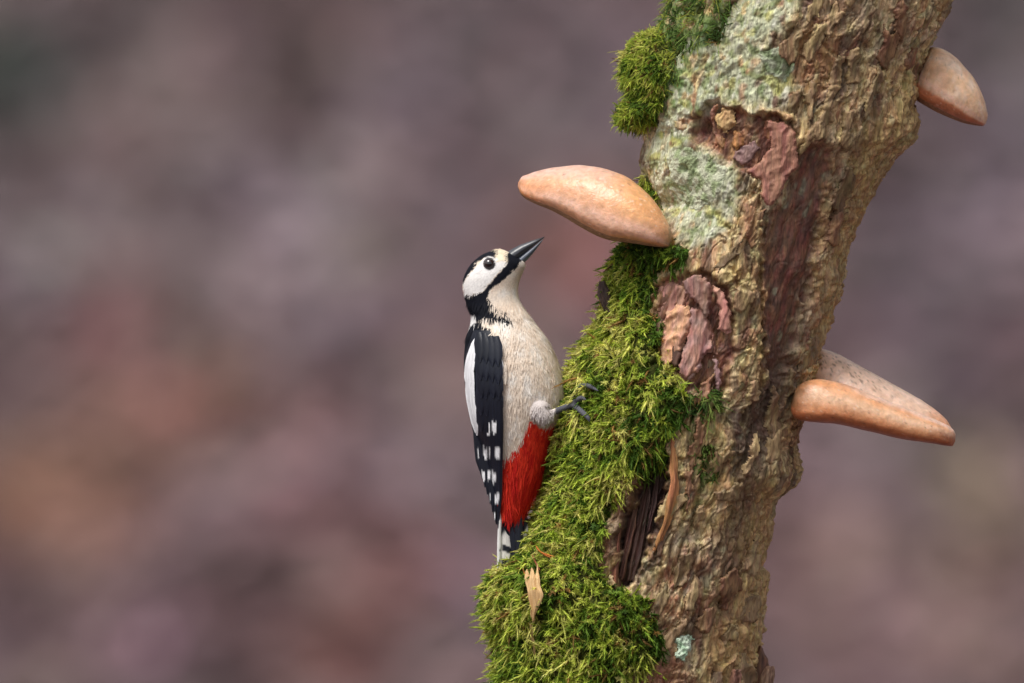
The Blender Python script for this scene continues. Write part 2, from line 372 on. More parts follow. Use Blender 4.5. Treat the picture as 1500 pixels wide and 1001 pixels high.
for hx, hy, hr, hd in [(1026,190,11,22),(1083,80,6,9),(1268,72,11,12),(1300,62,9,7),(1246,118,5,5),(1098,505,5,7),(1112,830,7,5),(1098,868,4,7),(1240,330,6,5),(1010,930,9,7),(1090,90,5,5),(1003,250,6,8),(1225,40,9,6),(1190,62,8,5)]:
    DSP -= np.where(front, hd*np.exp(-((PX0-hx)**2*1.5+(PYg-hy)**2)/(hr*hr)), 0)
# raised lips and burrs
LIPD = np.full(PX0.shape, 1e9)
# long open cracks along the grain
for poly, dep_, wid_ in [([(1122,318),(1113,360),(1112,420),(1117,490),(1108,560),(1085,620)], 11, 3.2), ([(1130,560),(1098,640),(1078,700),(1068,760)], 9, 4), ([(1048,560),(1052,620),(1030,690),(1012,760)], 7, 3.5), ([(1205,300),(1195,380),(1180,460)], 6, 3), ([(1240,180),(1222,260),(1215,330)], 7, 3.5), ([(1090,700),(1078,780),(1060,860),(1050,950)], 6, 3), ([(1290,90),(1270,170),(1240,240)], 6, 3.5), ([(1065,330),(1075,380),(1078,420)], 6, 3), ([(1190,60),(1230,90),(1250,110)], 5, 3), ([(1120,700),(1100,790),(1096,900)], 6, 3)]:
    dd = np.full(PX0.shape, 1e9); vx, vy = PX0+4*noise(PX0/11+2, D0/11, PYg/11), PYg+4*noise(PX0/11+12, D0/11, PYg/11)
    for (a, b), (c, d) in zip(poly[:-1], poly[1:]):
        t = np.clip(((vx-a)*(c-a)+(vy-b)*(d-b))/((c-a)**2+(d-b)**2), 0, 1); dd = np.minimum(dd, np.hypot(vx-a-t*(c-a), vy-b-t*(d-b)))
    DSP -= np.where(front, dep_*np.exp(-(dd/wid_)**2), 0)
for poly, hgt in [([(1108,330),(1114,430),(1114,500),(1105,560),(1090,600)], 6), ([(1215,240),(1205,350),(1190,440)], 5), ([(1195,540),(1150,545),(1160,600),(1140,640)], 5), ([(1068,160),(1110,168),(1155,172)], 7), ([(1330,120),(1290,200),(1250,260)], 5)]:
    dd = np.full(PX0.shape, 1e9)
    for (a, b), (c, d) in zip(poly[:-1], poly[1:]):
        t = np.clip(((wpx-a)*(c-a)+(wpy-b)*(d-b))/((c-a)**2+(d-b)**2), 0, 1); dd = np.minimum(dd, np.hypot(wpx-a-t*(c-a), wpy-b-t*(d-b)))
    DSP += np.where(front, hgt*np.exp(-(dd/7)**2), 0); LIPD = np.minimum(LIPD, dd)
fade = np.where((PYg < -60) | (PYg > 1070), 0.8, 1.0)
TPX, TD, TPY = PX0+NX*DSP*fade, D0+ND*DSP*fade, PYg+0.25*DSP*fade*0
# colour: bark stains and growths
n1 = fbm(PX0/38+3, D0/38, PYg/50, 3); n2 = fbm(Q/10, D0/10, LL/28+5, 3); n3 = noise(PX0/14+20, D0/14, PYg/14)
C = np.broadcast_to(lin((160, 134, 92)), PX0.shape+(3,)).copy()
C = mixc(C, lin((122, 96, 66)), sstep(-0.05, 0.45, n1))
C = mixc(C, lin((186, 156, 108)), 0.8*sstep(0.05, 0.5, n2))
C = mixc(C, lin((88, 66, 48)), 0.75*sstep(0.1, 0.5, -n2))
C = mixc(C, lin((122, 118, 66)), 0.6*sstep(0.1, 0.5, n3)*sstep(-0.3, 0.3, n1))
C = mixc(C, lin((146, 98, 70)), 0.55*sstep(0.25, 0.55, noise(PX0/30+50, D0/30, PYg/40)))
C = mixc(C, lin((196, 172, 130)), 0.45*sstep(0.72, 0.8, ka)); C = mixc(C, lin((92, 70, 52)), 0.5*sstep(0.28, 0.2, ka)); fc = ridged(Q/7+1.6*w3+51, D0/7, LL/26+1.8*w3, 2); C = mixc(C, lin((206, 184, 142)), 0.6*sstep(0.25, 0.65, fc)); C = mixc(C, lin((84, 62, 46)), 0.6*sstep(-0.05, -0.45, fc)); C = mixc(C, lin((112, 112, 74)), 0.5*sstep(0.75, 0.85, cb)); C = mixc(C, lin((150, 106, 72)), 0.5*sstep(0.2, 0.1, cb))
C = C*(1.36+0.3*(kb-0.5)[..., None])
big = fbm(PX0/95+31, D0/95, PYg/120, 2); C = mixc(C, C*np.array([1.06, 1.02, 0.86]), sstep(-.1, .4, big)); C = mixc(C, C*np.array([0.82, 0.82, 0.92]), sstep(0.05, .45, -big))
st = fbm(Q/26+1.1*warp+71, D0/26, LL/150, 3); C = mixc(C, lin((92, 68, 52)), 0.85*sstep(0.0, 0.28, st)); C = mixc(C, lin((196, 168, 124)), 0.6*sstep(0.05, 0.35, -st)*sstep(-.2, .3, n2))
st2 = fbm(Q/15+1.1*warp+171, D0/15, LL/70, 2); C = mixc(C, lin((134, 122, 104)), 0.5*sstep(0.05, 0.4, st2)); C = mixc(C, lin((128, 84, 60)), 0.5*sstep(0.1, 0.4, -st2))
C = mixc(C, lin((206, 170, 112)), np.where(front, 0.6*np.exp(-(LIPD/6)**2), 0))
C = mixc(C, lin((176, 144, 96))*(1+0.25*n2[..., None]), 0.75*zf('tanR', 18)); C = mixc(C, lin((184, 150, 98))*(1+0.3*n2[..., None]), 0.75*zf('tanB', 16))
C = mixc(C, lin((112, 112, 60)), 0.65*zf('olive', 16)*sstep(-0.3, 0.3, n3))
C = mixc(C, lin((160, 116, 78))*(1+0.3*n2[..., None]), 0.75*zf('rust', 12)); C = mixc(C, lin((146, 94, 64)), 0.88*zf('rustB', 22)*sstep(-.5,.2,n2+n3*.5)); C = mixc(C, lin((140, 92, 68)), 0.8*zf('rustC', 14))
C = mixc(C, lin((100, 84, 66)), 0.8*zf('grey', 12))
C = mixc(C, mixc(np.broadcast_to(lin((122, 76, 60)), C.shape), lin((90, 62, 52)), sstep(-.3, .4, n2)), 0.92*zf('red', 15)); C = mixc(C, lin((96, 72, 58))*(1+.4*n2[..., None]), 0.75*zf('streak', 18))
C = mixc(C, lin((62, 42, 36)), 0.95*zf('hollow', 4))
C = mixc(C, mixc(np.broadcast_to(lin((110, 72, 58)), C.shape), lin((150, 102, 72)), sstep(-.2, .4, n2)), 0.95*np.maximum(zf('ragU', 5), zf('ragL', 5)))
gl = mixc(mixc(np.broadcast_to(lin((184, 188, 156)), C.shape), lin((134, 146, 100)), sstep(0.0, 0.45, n3)), lin((214, 214, 196)), 0.8*sstep(0.05, 0.45, n2))
gl = mixc(gl, lin((170, 168, 84)), 0.7*sstep(0.25, 0.6, noise(PX0/20+70, D0/20, PYg/20)))
C = mixc(C, gl, 0.9*zf('lich', 16)*sstep(-0.35, 0.0, 0.8*noise(PX0/15+33, D0/15, PYg/19)+0.45*n2+0.14))
C = mixc(C, lin((84, 112, 48)), 0.85*zf('green', 14)*sstep(-0.5, 0.1, n3))
thin = sstep(0.35, 0.6, noise(PX0/26+90, D0/26, PYg/26)); C = mixc(C, lin((176, 184, 150)), 0.35*thin*sstep(-.1, .4, n2))
TR = thing('mossy_trunk', 'leaning weathered trunk with peeling bark, green moss and pale lichen', 'tree trunk')
TP = np.stack([TPX, TD, TPY], -1)
bark = mesh_obj('bark', TP, gridf(NR, NC, True), M_BARK, TR, cols=C)
top = TP[0]; m = len(top)
mesh_obj('broken_top', np.vstack([top, top.mean(0)+[0, 0, 14]]), np.array([[i, (i+1) % m, m] for i in range(m)]), M_BARK, TR, cols=np.broadcast_to(lin((150, 110, 72)), (m+1, 3)))

# ------------------------------------------------------------------ moss
def rows_of(poly, pad=14):
    ys = [p[1] for p in poly]; a, b = np.searchsorted(py, [min(ys)-pad, max(ys)+pad]); return slice(max(a, 0), min(b+1, NR))
GR = dict(LOWF=LOWF, PX0=PX0, D0=D0, PYg=PYg, NX=NX, ND=ND, DSP=DSP, n3=n3)
def moss_shoots(name, roots, nrm, flow, L, Wd, cols, nt=4, bend=0.85):
    """thousands of tapering leafy shoots, one mesh"""
    n = len(roots); a = np.linspace(0, 1, 6); prof = np.array([0.45, 0.8, 0.95, 0.85, 0.55, 0.08])
    allV, allF, allC, off = [], [], [], 0
    tid = rng.integers(0, nt, n)
    for k in range(nt):
        ii = np.where(tid == k)[0]
        if len(ii) == 0: continue
        tv, tf = [], []
        ph = rng.uniform(0, 6.28)
        for i in range(6):
            for j in range(3):
                t = ph+2*np.pi*j/3+i*0.4
                tv.append((a[i], 0.45*prof[i]*math.cos(t), 0.45*prof[i]*math.sin(t)))
        for i in range(5):
            for j in range(3):
                p, q = i*3+j, i*3+(j+1) % 3
                tf += [(p, q, q+3), (p, q+3, p+3)]
        for q in range(13):                                   # leaflets
            s = 0.06+0.88*q/13; t = ph+q*2.4; r = np.interp(s, a, prof)
            c_, s_ = math.cos(t), math.sin(t); b = len(tv); e = 0.16+0.05*rng.random()
            tv += [(s-0.03, -0.35*r*s_, 0.35*r*c_), (s-0.03, 0.35*r*s_, -0.35*r*c_), (min(s+e, 1.12), 1.35*r*c_+0.2*rng.normal()*r, 1.35*r*s_+0.2*rng.normal()*r)]
            tf += [(b, b+1, b+2)]
        tv = np.array(tv); tf = np.array(tf); K = len(tv)
        d = flow[ii]; d = d/(np.linalg.norm(d, axis=1)[:, None]+1e-9)
        sd_ = np.cross(d, nrm[ii]+0.2*rng.normal(size=(len(ii), 3))); sd_ /= np.linalg.norm(sd_, axis=1)[:, None]+1e-9
        up = np.cross(sd_, d)
        bv = rng.normal(0, 0.55, (len(ii), 3))+np.array([-0.05, 0, 0.55]); bv *= bend
        A = tv[None, :, 0, None]; l_ = L[ii][:, None, None]; ww = Wd[ii][:, None, None]
        V = roots[ii][:, None]+d[:, None]*A*l_+bv[:, None]*A*A*l_+sd_[:, None]*tv[None, :, 1, None]*ww+up[:, None]*tv[None, :, 2, None]*ww
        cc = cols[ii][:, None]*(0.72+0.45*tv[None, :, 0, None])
        cc = cc*np.array([1.0, 1.0, 1.0])
        allV.append(V.reshape(-1, 3)); allC.append(cc.reshape(-1, 3))
        allF.append((tf[None]+off+K*np.arange(len(ii))[:, None, None]).reshape(-1, 3)); off += K*len(ii)
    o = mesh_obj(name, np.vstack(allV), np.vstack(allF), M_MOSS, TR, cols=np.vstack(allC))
    o['kind'] = 'stuff'; return o
def cushion(name, poly, tfun, n, L, Wd, palette, flowfn, dmax=60, tint=None, tuft=1.0):
    """a moss cushion: lumpy base following the trunk, covered in shoots"""
    R_ = rows_of(poly); PX0, D0, PYg, NX, ND, DSP = (G_[R_] for G_ in (GR['PX0'], GR['D0'], GR['PYg'], GR['NX'], GR['ND'], GR['DSP'])); PX0, D0, PYg, NX, ND, DSP = (G_[::2, ::2] for G_ in (PX0, D0, PYg, NX, ND, DSP)); NR, NC = PX0.shape
    sdp = sdpoly(PX0+5*noise(PX0/14, D0/14, PYg/14), PYg+5*noise(PX0/14+5, D0/14, PYg/14), poly)
    sel = (sdp > 0) & (D0 < dmax)
    t = tfun(PX0, PYg, sdp)+np.where(sel, 5.0*fbm(PX0/26, D0/26, PYg/26, 2)+2.5*noise(PX0/9, D0/9, PYg/9), 0)
    t = np.where(sel, np.maximum(t, 0.8), -3)*sstep(0, 10, sdp)+0.0
    BP = np.stack([PX0+NX*(t+2*np.minimum(DSP, 2)), D0+ND*(t+2*np.minimum(DSP, 2)), PYg], -1)
    F = gridf(NR, NC, True); s = sel.ravel(); F = F[s[F].all(1)]
    if len(F) == 0: return
    used, inv = np.unique(F, return_inverse=True); F2 = inv.reshape(-1, 4)
    V = BP.reshape(-1, 3)[used]
    o = mesh_obj(name, V, F2, M_MOSSB, TR, cols=lin((58, 62, 26))*(1+0.3*rng.normal(size=(len(V), 1))))
    a, b, c, d = (V[F2[:, i]] for i in range(4))
    nn = np.cross(c-a, d-b); ar = np.linalg.norm(nn, axis=1)/2; nn /= (2*ar[:, None]+1e-9)
    # outward
    ctr = np.stack([(LCORE(a[:, 2])+RCORE(a[:, 2]))/2, 0*a[:, 0], a[:, 2]], -1); nn *= np.sign(((a-ctr)*nn).sum(1))[:, None]
    pick = rng.choice(len(F2), n, p=ar/ar.sum()); u, v = rng.random((2, n, 1))
    r = (a[pick]*(1-u)+b[pick]*u)*(1-v)+(d[pick]*(1-u)+c[pick]*u)*v; nr = nn[pick]
    r0 = r.copy()
    # shoots gather in tufts and fan out from them
    nt_ = max(6, n//38); tc = r[rng.choice(n, nt_, replace=False)]
    near = np.empty(n, int)
    for q0 in range(0, n, 2000):
        near[q0:q0+2000] = ((r[q0:q0+2000, None]-tc[None])**2).sum(2).argmin(1)
    dl = r-tc[near]; ds = np.linalg.norm(dl, axis=1)[:, None]+1e-6
    trand = rng.normal(size=(nt_, 4))[near]
    fl = flowfn(r, nr)+0.95*dl/(ds+4)+0.3*trand[:, :3]
    r = r+nr*np.clip(8.5-ds*0.6, -2, 8.5)*tuft
    clump = fbm(r[:, 0]/22, r[:, 1]/22, r[:, 2]/22, 2)
    pal = [lin(p) for p in palette]
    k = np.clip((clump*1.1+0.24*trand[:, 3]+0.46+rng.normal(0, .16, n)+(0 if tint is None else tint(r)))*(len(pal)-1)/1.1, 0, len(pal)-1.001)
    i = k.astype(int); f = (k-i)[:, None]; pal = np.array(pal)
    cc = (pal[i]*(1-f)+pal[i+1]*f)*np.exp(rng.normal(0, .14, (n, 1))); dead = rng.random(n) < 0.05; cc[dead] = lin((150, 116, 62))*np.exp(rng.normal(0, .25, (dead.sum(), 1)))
    sc = (1+0.5*clump)
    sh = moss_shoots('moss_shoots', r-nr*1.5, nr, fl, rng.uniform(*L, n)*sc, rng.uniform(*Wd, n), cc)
    sh.parent = o
    if n > 3000:
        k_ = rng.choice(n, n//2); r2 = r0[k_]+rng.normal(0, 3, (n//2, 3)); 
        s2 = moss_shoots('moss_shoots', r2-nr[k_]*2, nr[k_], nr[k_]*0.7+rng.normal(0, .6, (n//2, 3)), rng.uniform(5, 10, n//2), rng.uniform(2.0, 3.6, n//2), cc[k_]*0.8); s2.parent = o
    return o
PAL = [(80, 112, 34), (130, 160, 52), (180, 197, 71), (207, 214, 97), (226, 221, 128)]
PALD = [(70, 100, 44), (98, 132, 60), (130, 162, 76), (168, 186, 98)]
mainp = [(700,338),(965,348),(1000,362),(1012,378),(985,398),(958,408),(956,440),(968,480),(972,520),(990,548),(1006,580),(1003,612),(984,640),(972,672),(932,698),(906,728),(892,762),(884,800),(882,842),(905,862),(948,872),(958,905),(972,945),(962,972),(935,990),(925,1060),(700,1060)]
def tmain(px, pyy, sdp):
    T = np.maximum(LCORE(pyy)-LMOSS(pyy)-3, 0)
    s = (px-LCORE(pyy))/(RCORE(pyy)-LCORE(pyy))
    bul = np.exp(-((pyy-890)/75)**2)*26*np.clip(1-s/0.55, 0, 1)
    return np.maximum(T*np.clip(1.05-s/0.42, 0, 1), np.minimum(sdp*0.45, 14))+bul*0.6
def fmain(r, nr):
    n = len(r); d = nr*0.55+rng.normal(0, .35, (n, 3))
    d[:, 2] += 0.25; d[:, 0] -= 0.15*np.clip((900-r[:, 0])/100, 0, 1); return d
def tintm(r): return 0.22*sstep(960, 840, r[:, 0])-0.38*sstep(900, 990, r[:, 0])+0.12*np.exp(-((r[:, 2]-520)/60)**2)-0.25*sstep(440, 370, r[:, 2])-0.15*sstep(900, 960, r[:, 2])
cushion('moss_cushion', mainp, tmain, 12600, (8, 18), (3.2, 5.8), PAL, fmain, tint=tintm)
upp = [(880,28),(965,28),(985,50),(992,90),(985,130),(972,165),(955,188),(880,192)]
def tup(px, pyy, sdp):
    T = np.interp(pyy, [25,45,70,100,128,142,156,174,190], [0,18,42,46,32,14,36,42,6])
    s = (px-LCORE(pyy)); return np.maximum(T*np.clip(1-s/42, 0, 1)**0.7, 1.5)
def fup(r, nr):
    d = nr*0.8+rng.normal(0, .8, (len(r), 3)); d[:, 2] += 0.1; return d
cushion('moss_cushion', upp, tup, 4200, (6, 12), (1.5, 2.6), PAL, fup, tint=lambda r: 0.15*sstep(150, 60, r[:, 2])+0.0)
grn = [(978,-30),(1085,-30),(1070,25),(1062,70),(1030,60),(1005,95),(988,140),(972,150),(968,80),(972,20)]
cushion('moss_cushion', grn, lambda a, b, s: 1.5+0*a, 2100, (7, 17), (1.0, 1.9), PALD+[(176, 180, 70)], fmain, tint=lambda r: 0.0)
tft = [(930,258),(958,258),(972,285),(982,330),(968,345),(935,330)]
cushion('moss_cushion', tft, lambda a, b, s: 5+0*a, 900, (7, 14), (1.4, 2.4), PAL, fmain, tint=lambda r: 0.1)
olv = [(990,585),(1030,560),(1052,575),(1040,612),(1005,615)]
cushion('moss_cushion', olv, lambda a, b, s: 1.0+0*a, 420, (7, 14), (1.2, 2.2), PALD, fmain)
olv2 = [(1015,640),(1050,655),(1052,700),(1030,715),(1015,690)]
cushion('moss_cushion', olv2, lambda a, b, s: 0.8+0*a, 160, (5, 10), (1.0, 1.6), PALD, fmain)
# pale lichen crusts
def crust(name, poly, cA, cB, hgt, lab=None):
    R_ = rows_of(poly); PX0, D0, PYg, NX, ND, DSP, n3 = (GR[k_][R_] for k_ in ('PX0', 'D0', 'PYg', 'NX', 'ND', 'DSP', 'n3')); NR = PX0.shape[0]
    sdp = sdpoly(PX0+4*noise(PX0/7, D0/7, PYg/7), PYg+4*noise(PX0/7+5, D0/7, PYg/7), poly); sel = (sdp > 0) & (D0 < 0)
    t = DSP+hgt*sstep(0, 4, sdp)*(0.6+0.7*ridged(PX0/6, D0/6, PYg/6, 2))+0.6
    BP = np.stack([PX0+NX*t, D0+ND*t, PYg], -1).reshape(-1, 3)
    F = gridf(NR, NC, True); F = F[sel.ravel()[F].all(1)]; used, inv = np.unique(F, return_inverse=True)
    cc = mixc(np.broadcast_to(lin(cA), (NR, NC, 3)), lin(cB), sstep(-.2, .4, n3)).reshape(-1, 3)[used]
    return mesh_obj(name, BP[used], inv.reshape(-1, 4), M_LICH, TR, cols=cc)
crust('lichen', [(984,930),(1000,926),(1014,930),(1008,950),(998,968),(986,960)], (206, 222, 198), (176, 204, 172), 4.5)
crust('lichen', [(980,225),(1010,215),(1066,248),(1056,285),(1020,312),(988,290)], (188, 190, 164), (152, 164, 124), 1.0)
crust('lichen', [(1108,78),(1146,70),(1162,100),(1150,122),(1122,112)], (172, 178, 152), (140, 154, 116), 1.0)

# ------------------------------------------------------------------ ribbons: torn bark flaps, feathers, blades
def ribbon(cen, wid, depth, off, nu=9, nv=24, camber=0.0, fold=None, thick=0.0, endjag=0.0, prong=0.0):
    P = spline(cen, nv); wv = np.interp(np.linspace(0, 1, nv), np.linspace(0, 1, len(wid)), wid)
    T = np.gradient(P, axis=0); T /= np.linalg.norm(T, axis=1)[:, None]+1e-9; N = np.stack([T[:, 1], -T[:, 0]], -1)
    u = np.linspace(-1, 1, nu); v = np.linspace(0, 1, nv)
    U, Vv = np.meshgrid(u, v)
    xy = P[:, None]+N[:, None]*(U*wv[:, None]/2)[..., None]
    if endjag:
        k = noise(U*3.1+cen[0][0], U*0+cen[0][1]*.13, 0.5)+0.5*noise(U*8+cen[0][1], U*0, 0.1)
        xy = xy+T[:, None]*(endjag*k*(sstep(0.6, 1, Vv)-0.7*sstep(0.35, 0, Vv)))[..., None]
        e = noise(Vv*5+cen[0][0], np.sign(U)*3.3, cen[0][1]*.1)*np.abs(U)**3
        xy = xy+N[:, None]*(np.sign(U)*e*endjag*0.6)[..., None]
    if prong: xy = xy-T[:, None]*(prong*np.interp(U, [-1, -.75, -.45, -.15, .1, .35, .6, .85, 1], [.1, .5, -.3, .6, .2, -.5, .1, 1.2, .4])*sstep(0.4, 0, Vv))[..., None]
    ox = np.interp(v, np.linspace(0, 1, len(off)), off)[:, None] if np.ndim(off) else off
    dz = depth(xy[..., 0], xy[..., 1])-ox-camber*(1-U*U)
    if fold is not None: dz = dz-fold(U, Vv)
    G = np.stack([xy[..., 0], dz, xy[..., 1]], -1)
    if not thick: return G.reshape(-1, 3), [gridf(nv, nu)], U, Vv, G
    G2 = G.copy(); G2[..., 1] += thick
    n = nu*nv; F = gridf(nv, nu); idx = np.arange(n).reshape(nv, nu)
    loop = np.concatenate([idx[0, :], idx[1:, -1], idx[-1, -2::-1], idx[-2:0:-1, 0]]); l2 = np.roll(loop, -1)
    rim = np.stack([loop, loop+n, l2+n, l2], -1)
    return np.vstack([G.reshape(-1, 3), G2.reshape(-1, 3)]), [F, F[:, ::-1]+n, rim], np.concatenate([U.ravel(), U.ravel()]), np.concatenate([Vv.ravel(), Vv.ravel()]), G
def flap(cen, wid, off, cA, cB, fa=3.0, fk=4.0, jag=4.0, camber=2.0, nu=26, nv=44, name='bark_flap', seed=0, parent=None):
    fold = lambda U, V: fa*np.sin(fk*U+1.7*V+seed)+0.6*fa*noise(U*3+seed, V*3, seed*.37)+0.35*fa*noise(U*9+seed, V*4, 2.2)
    V, F, U, Vv, G = ribbon(cen, wid, trunk_depth, off, nu, nv, camber, fold, 2.0, jag)
    k = 0.5+0.5*np.sin(fk*1.3*U+seed*2)+0.8*noise(U*6+seed, Vv*5, seed*1.1); k = np.clip(k, 0, 1)
    c = mixc(np.broadcast_to(lin(cA), (len(V), 3)), lin(cB), k)
    return mesh_obj(name, V, F, M_FLAP, parent or TR, cols=c)
PK, PK2, BR, BR2, OR, MV = (204, 154, 134), (176, 122, 106), (140, 98, 82), (92, 62, 52), (212, 160, 120), (162, 126, 118)
def sheet(poly, off, cA, cB, fold=3.0, fl=14.0, fs=30.0, lean=(0, 0), seed=0, name='bark_flap', edge=2.2, tip=0.0):
    """a torn piece of bark standing off the wood: ragged outline, folds running down it"""
    P = np.array(poly, float); cx_, cy_ = P.mean(0); ext = np.ptp(P, axis=0)
    R_ = rows_of(poly); PX0, D0, PYg, NX, ND = (GR[k_][R_] for k_ in ('PX0', 'D0', 'PYg', 'NX', 'ND')); FQ = gridf(PX0.shape[0], NC, True)
    x = PX0+3.0*noise(PX0/9+seed, D0/9, PYg/9)+1.0*noise(PX0/3+seed, D0/3, PYg/3); y = PYg+3.0*noise(PX0/7+seed+9, D0/7, PYg/7)+1.5*noise(PX0/3+seed+9, D0/3, PYg/3)
    sdp = sdpoly(x, y, poly); sel = (sdp > 0) & (D0 < 0)
    gx_, gy_ = (PX0-cx_)/ext[0], (PYg-cy_)/ext[1]
    qq = PX0+0.25*(PYg-cy_)+5*noise(PX0/20+seed, 0*PX0, PYg/26)
    t = off+lean[0]*gx_+lean[1]*gy_+fold*ridged(qq/fl+seed, 0*qq+seed*.7, PYg/fs, 2)+0.28*fold*fbm(PX0/8+seed, D0/8, PYg/14, 2)
    if name == 'bark_plate': t = t+GR['LOWF'][R_]
    t = t*1.0-7.0*sstep(edge+2.5, 0.0, sdp)
    BP_ = np.stack([PX0+NX*t, D0+ND*t, PYg+tip*gy_], -1).reshape(-1, 3)
    F = FQ[sel.ravel()[FQ].all(1)]; used, inv = np.unique(F, return_inverse=True)
    k = np.clip(0.5+0.55*noise(qq/7+seed, 0*qq, PYg/30)+0.5*noise(PX0/16+seed, D0/16, PYg/16), 0, 1)
    cc = mixc(np.broadcast_to(lin(cA), k.shape+(3,)), lin(cB), k).reshape(-1, 3)[used]
    return mesh_obj(name, BP_[used], inv.reshape(-1, 4), M_FLAP, TR, cols=cc)
# lower wound
sheet([(958,416),(985,410),(1004,425),(998,470),(985,500),(968,505),(957,470)], -6, PK, BR, 4.5, 14, 50, seed=1)
sheet([(972,460),(990,445),(1010,450),(1014,475),(1003,500),(990,525),(972,545),(964,520),(968,490)], 2, OR, PK, 5.5, 22, 34, (3, -3), seed=2)
sheet([(1010,450),(1030,452),(1040,480),(1044,515),(1030,520),(1020,545),(1000,560),(994,535),(1004,500)], 5, PK2, MV, 5.5, 14, 90, (-3, 4), seed=3)
sheet([(1032,460),(1046,490),(1052,520),(1046,530),(1036,500)], -2, BR, PK2, 3, 8, 40, seed=4)
sheet([(1000,412),(1018,402),(1036,408),(1044,430),(1038,462),(1032,470),(1022,448),(1006,432)], 12, BR, MV, 3.6, 18, 40, (2, -4), seed=5)
sheet([(1040,414),(1056,424),(1068,450),(1070,482),(1060,492),(1050,480),(1050,452)], 8, PK, PK2, 2.8, 16, 60, (5, 0), seed=6)
sheet([(1004,548),(1022,526),(1028,536),(1012,556),(1004,562)], 6, (178,142,138), MV, 1.5, 6, 20, seed=7)
sheet([(1042,520),(1050,528),(1056,560),(1052,580),(1046,570)], 6, (178,142,138), MV, 1.5, 6, 20, seed=8)
sheet([(1012,556),(1026,534),(1044,532),(1048,572),(1024,566)], -12, BR2, (70, 46, 42), 2, 8, 20, seed=9)
sheet([(982,500),(996,496),(998,525),(988,545),(980,530)], 3, BR2, (76, 54, 44), 1.5, 8, 30, seed=10)
sheet([(956,470),(968,466),(970,496),(958,500)], 0, BR, BR2, 1.5, 8, 30, seed=25)
# upper wound
sheet([(1118,176),(1150,180),(1162,196),(1168,245),(1150,262),(1140,288),(1122,312),(1112,292),(1110,268),(1088,254),(1108,240),(1128,214)], 10, (182,132,110), (146,98,80), 2.6, 16, 26, (5, 3), seed=11)
sheet([(1112,172),(1140,176),(1142,196),(1122,212),(1112,198)], -4, (176,122,84), (150,98,72), 2.5, 9, 20, seed=12)
sheet([(1066,236),(1078,214),(1104,204),(1114,218),(1098,240),(1084,246)], -5, (128,100,98), (150,116,108), 2.4, 10, 14, seed=13)
sheet([(1068,190),(1082,194),(1090,212),(1076,226),(1066,214)], -3, (186,134,80), (150,100,66), 2.2, 8, 18, seed=14)
sheet([(1044,172),(1056,158),(1072,162),(1076,184),(1062,198),(1048,190)], 2, (204,172,120), (176,140,94), 3, 5, 12, seed=15)
sheet([(1086,164),(1106,168),(1110,196),(1098,206),(1090,190)], -5, (166,120,106), BR, 2.4, 6, 40, seed=16)
sheet([(1040,196),(1056,200),(1064,222),(1048,222)], -6, (160,116,76), BR, 2, 7, 18, seed=17)
sheet([(1036,170),(1042,152),(1052,154),(1046,172),(1044,190)], 2, (176,126,94), BR, 1.5, 7, 18, seed=18)
sheet([(982,176),(1002,176),(1010,188),(1000,198),(988,190)], 4, (190,156,124), (176,168,116), 1.5, 7, 14, seed=19)
# loose plates of bark
PL = []
for _ in range(900):
    y_ = rng.uniform(-20, 1020); x_ = rng.uniform(float(LCORE(y_))+40, float(RCORE(y_))-14)
    if any(float(sdpoly(np.array(x_), np.array(y_), Z[k])) > -9 for k in ('hollow', 'ragU', 'ragL', 'lich', 'red')) or float(sdpoly(np.array(x_), np.array(y_), mainp)) > -12: continue
    if any(abs(x_-a)/26+abs(y_-b)/58 < 1 for a, b in PL): continue
    PL.append((x_, y_))
    if len(PL) == 46: break
PC = [((168,142,100),(124,100,72)), ((184,156,112),(144,118,86)), ((142,118,84),(106,84,60)), ((156,118,84),(118,86,62)), ((162,136,98),(120,96,68))]
for i_, (px_, py_) in enumerate(PL):
    tt_ = np.linspace(0, 2*np.pi, 11, endpoint=False)+i_; rr_ = 1+0.30*rng.normal(size=11)
    a_, b_, r_ = rng.uniform(8, 15), rng.uniform(18, 44), 0.33+rng.normal(0, .15)
    ux, uy = a_*rr_*np.cos(tt_), b_*rr_*np.sin(tt_)
    pal_ = PC[rng.integers(0, 5)]
    sheet([(px_+u_*math.cos(r_)-v_*math.sin(r_), py_+u_*math.sin(r_)+v_*math.cos(r_)) for u_, v_ in zip(ux, uy)], rng.uniform(3.5, 6.0), pal_[0], pal_[1], 1.8, 6, 34, (rng.normal(0, 3), rng.normal(-2, 3)), seed=40+i_*1.7, name='bark_plate', edge=0.4)
# hollow edge strip, splintered slats inside the hollow
flap([(982,640),(986,680),(986,712),(978,752),(966,786),(958,806)], [6, 13, 14, 13, 10, 5], [7, 13, 15, 14, 11, 5], (198,138,92), (150,98,62), 2.2, 3, 6, 3, seed=20, name='bark_strip')
flap([(948,710),(940,760),(930,810),(922,850)], [8, 14, 16, 10], [-24, -20, -20, -18], (92,64,56), (70,48,42), 2, 5, 4, 3, seed=21, name='wood_slat')
flap([(930,740),(920,790),(908,846)], [8, 12, 8], [-20, -16, -14], (104,70,56), (78,52,44), 2, 5, 4, 3, seed=22, name='wood_slat')
flap([(962,690),(958,730),(948,778)], [8, 10, 6], [-22, -18, -14], (84,60,54), (70,48,44), 1.5, 5, 4, 3, seed=23, name='wood_slat')
flap([(908,765),(902,800),(898,860)], [5, 9, 10], [-4, -1, -3], (138,92,66), (104,70,52), 1.5, 4, 3, 2, seed=24, name='wood_slat')
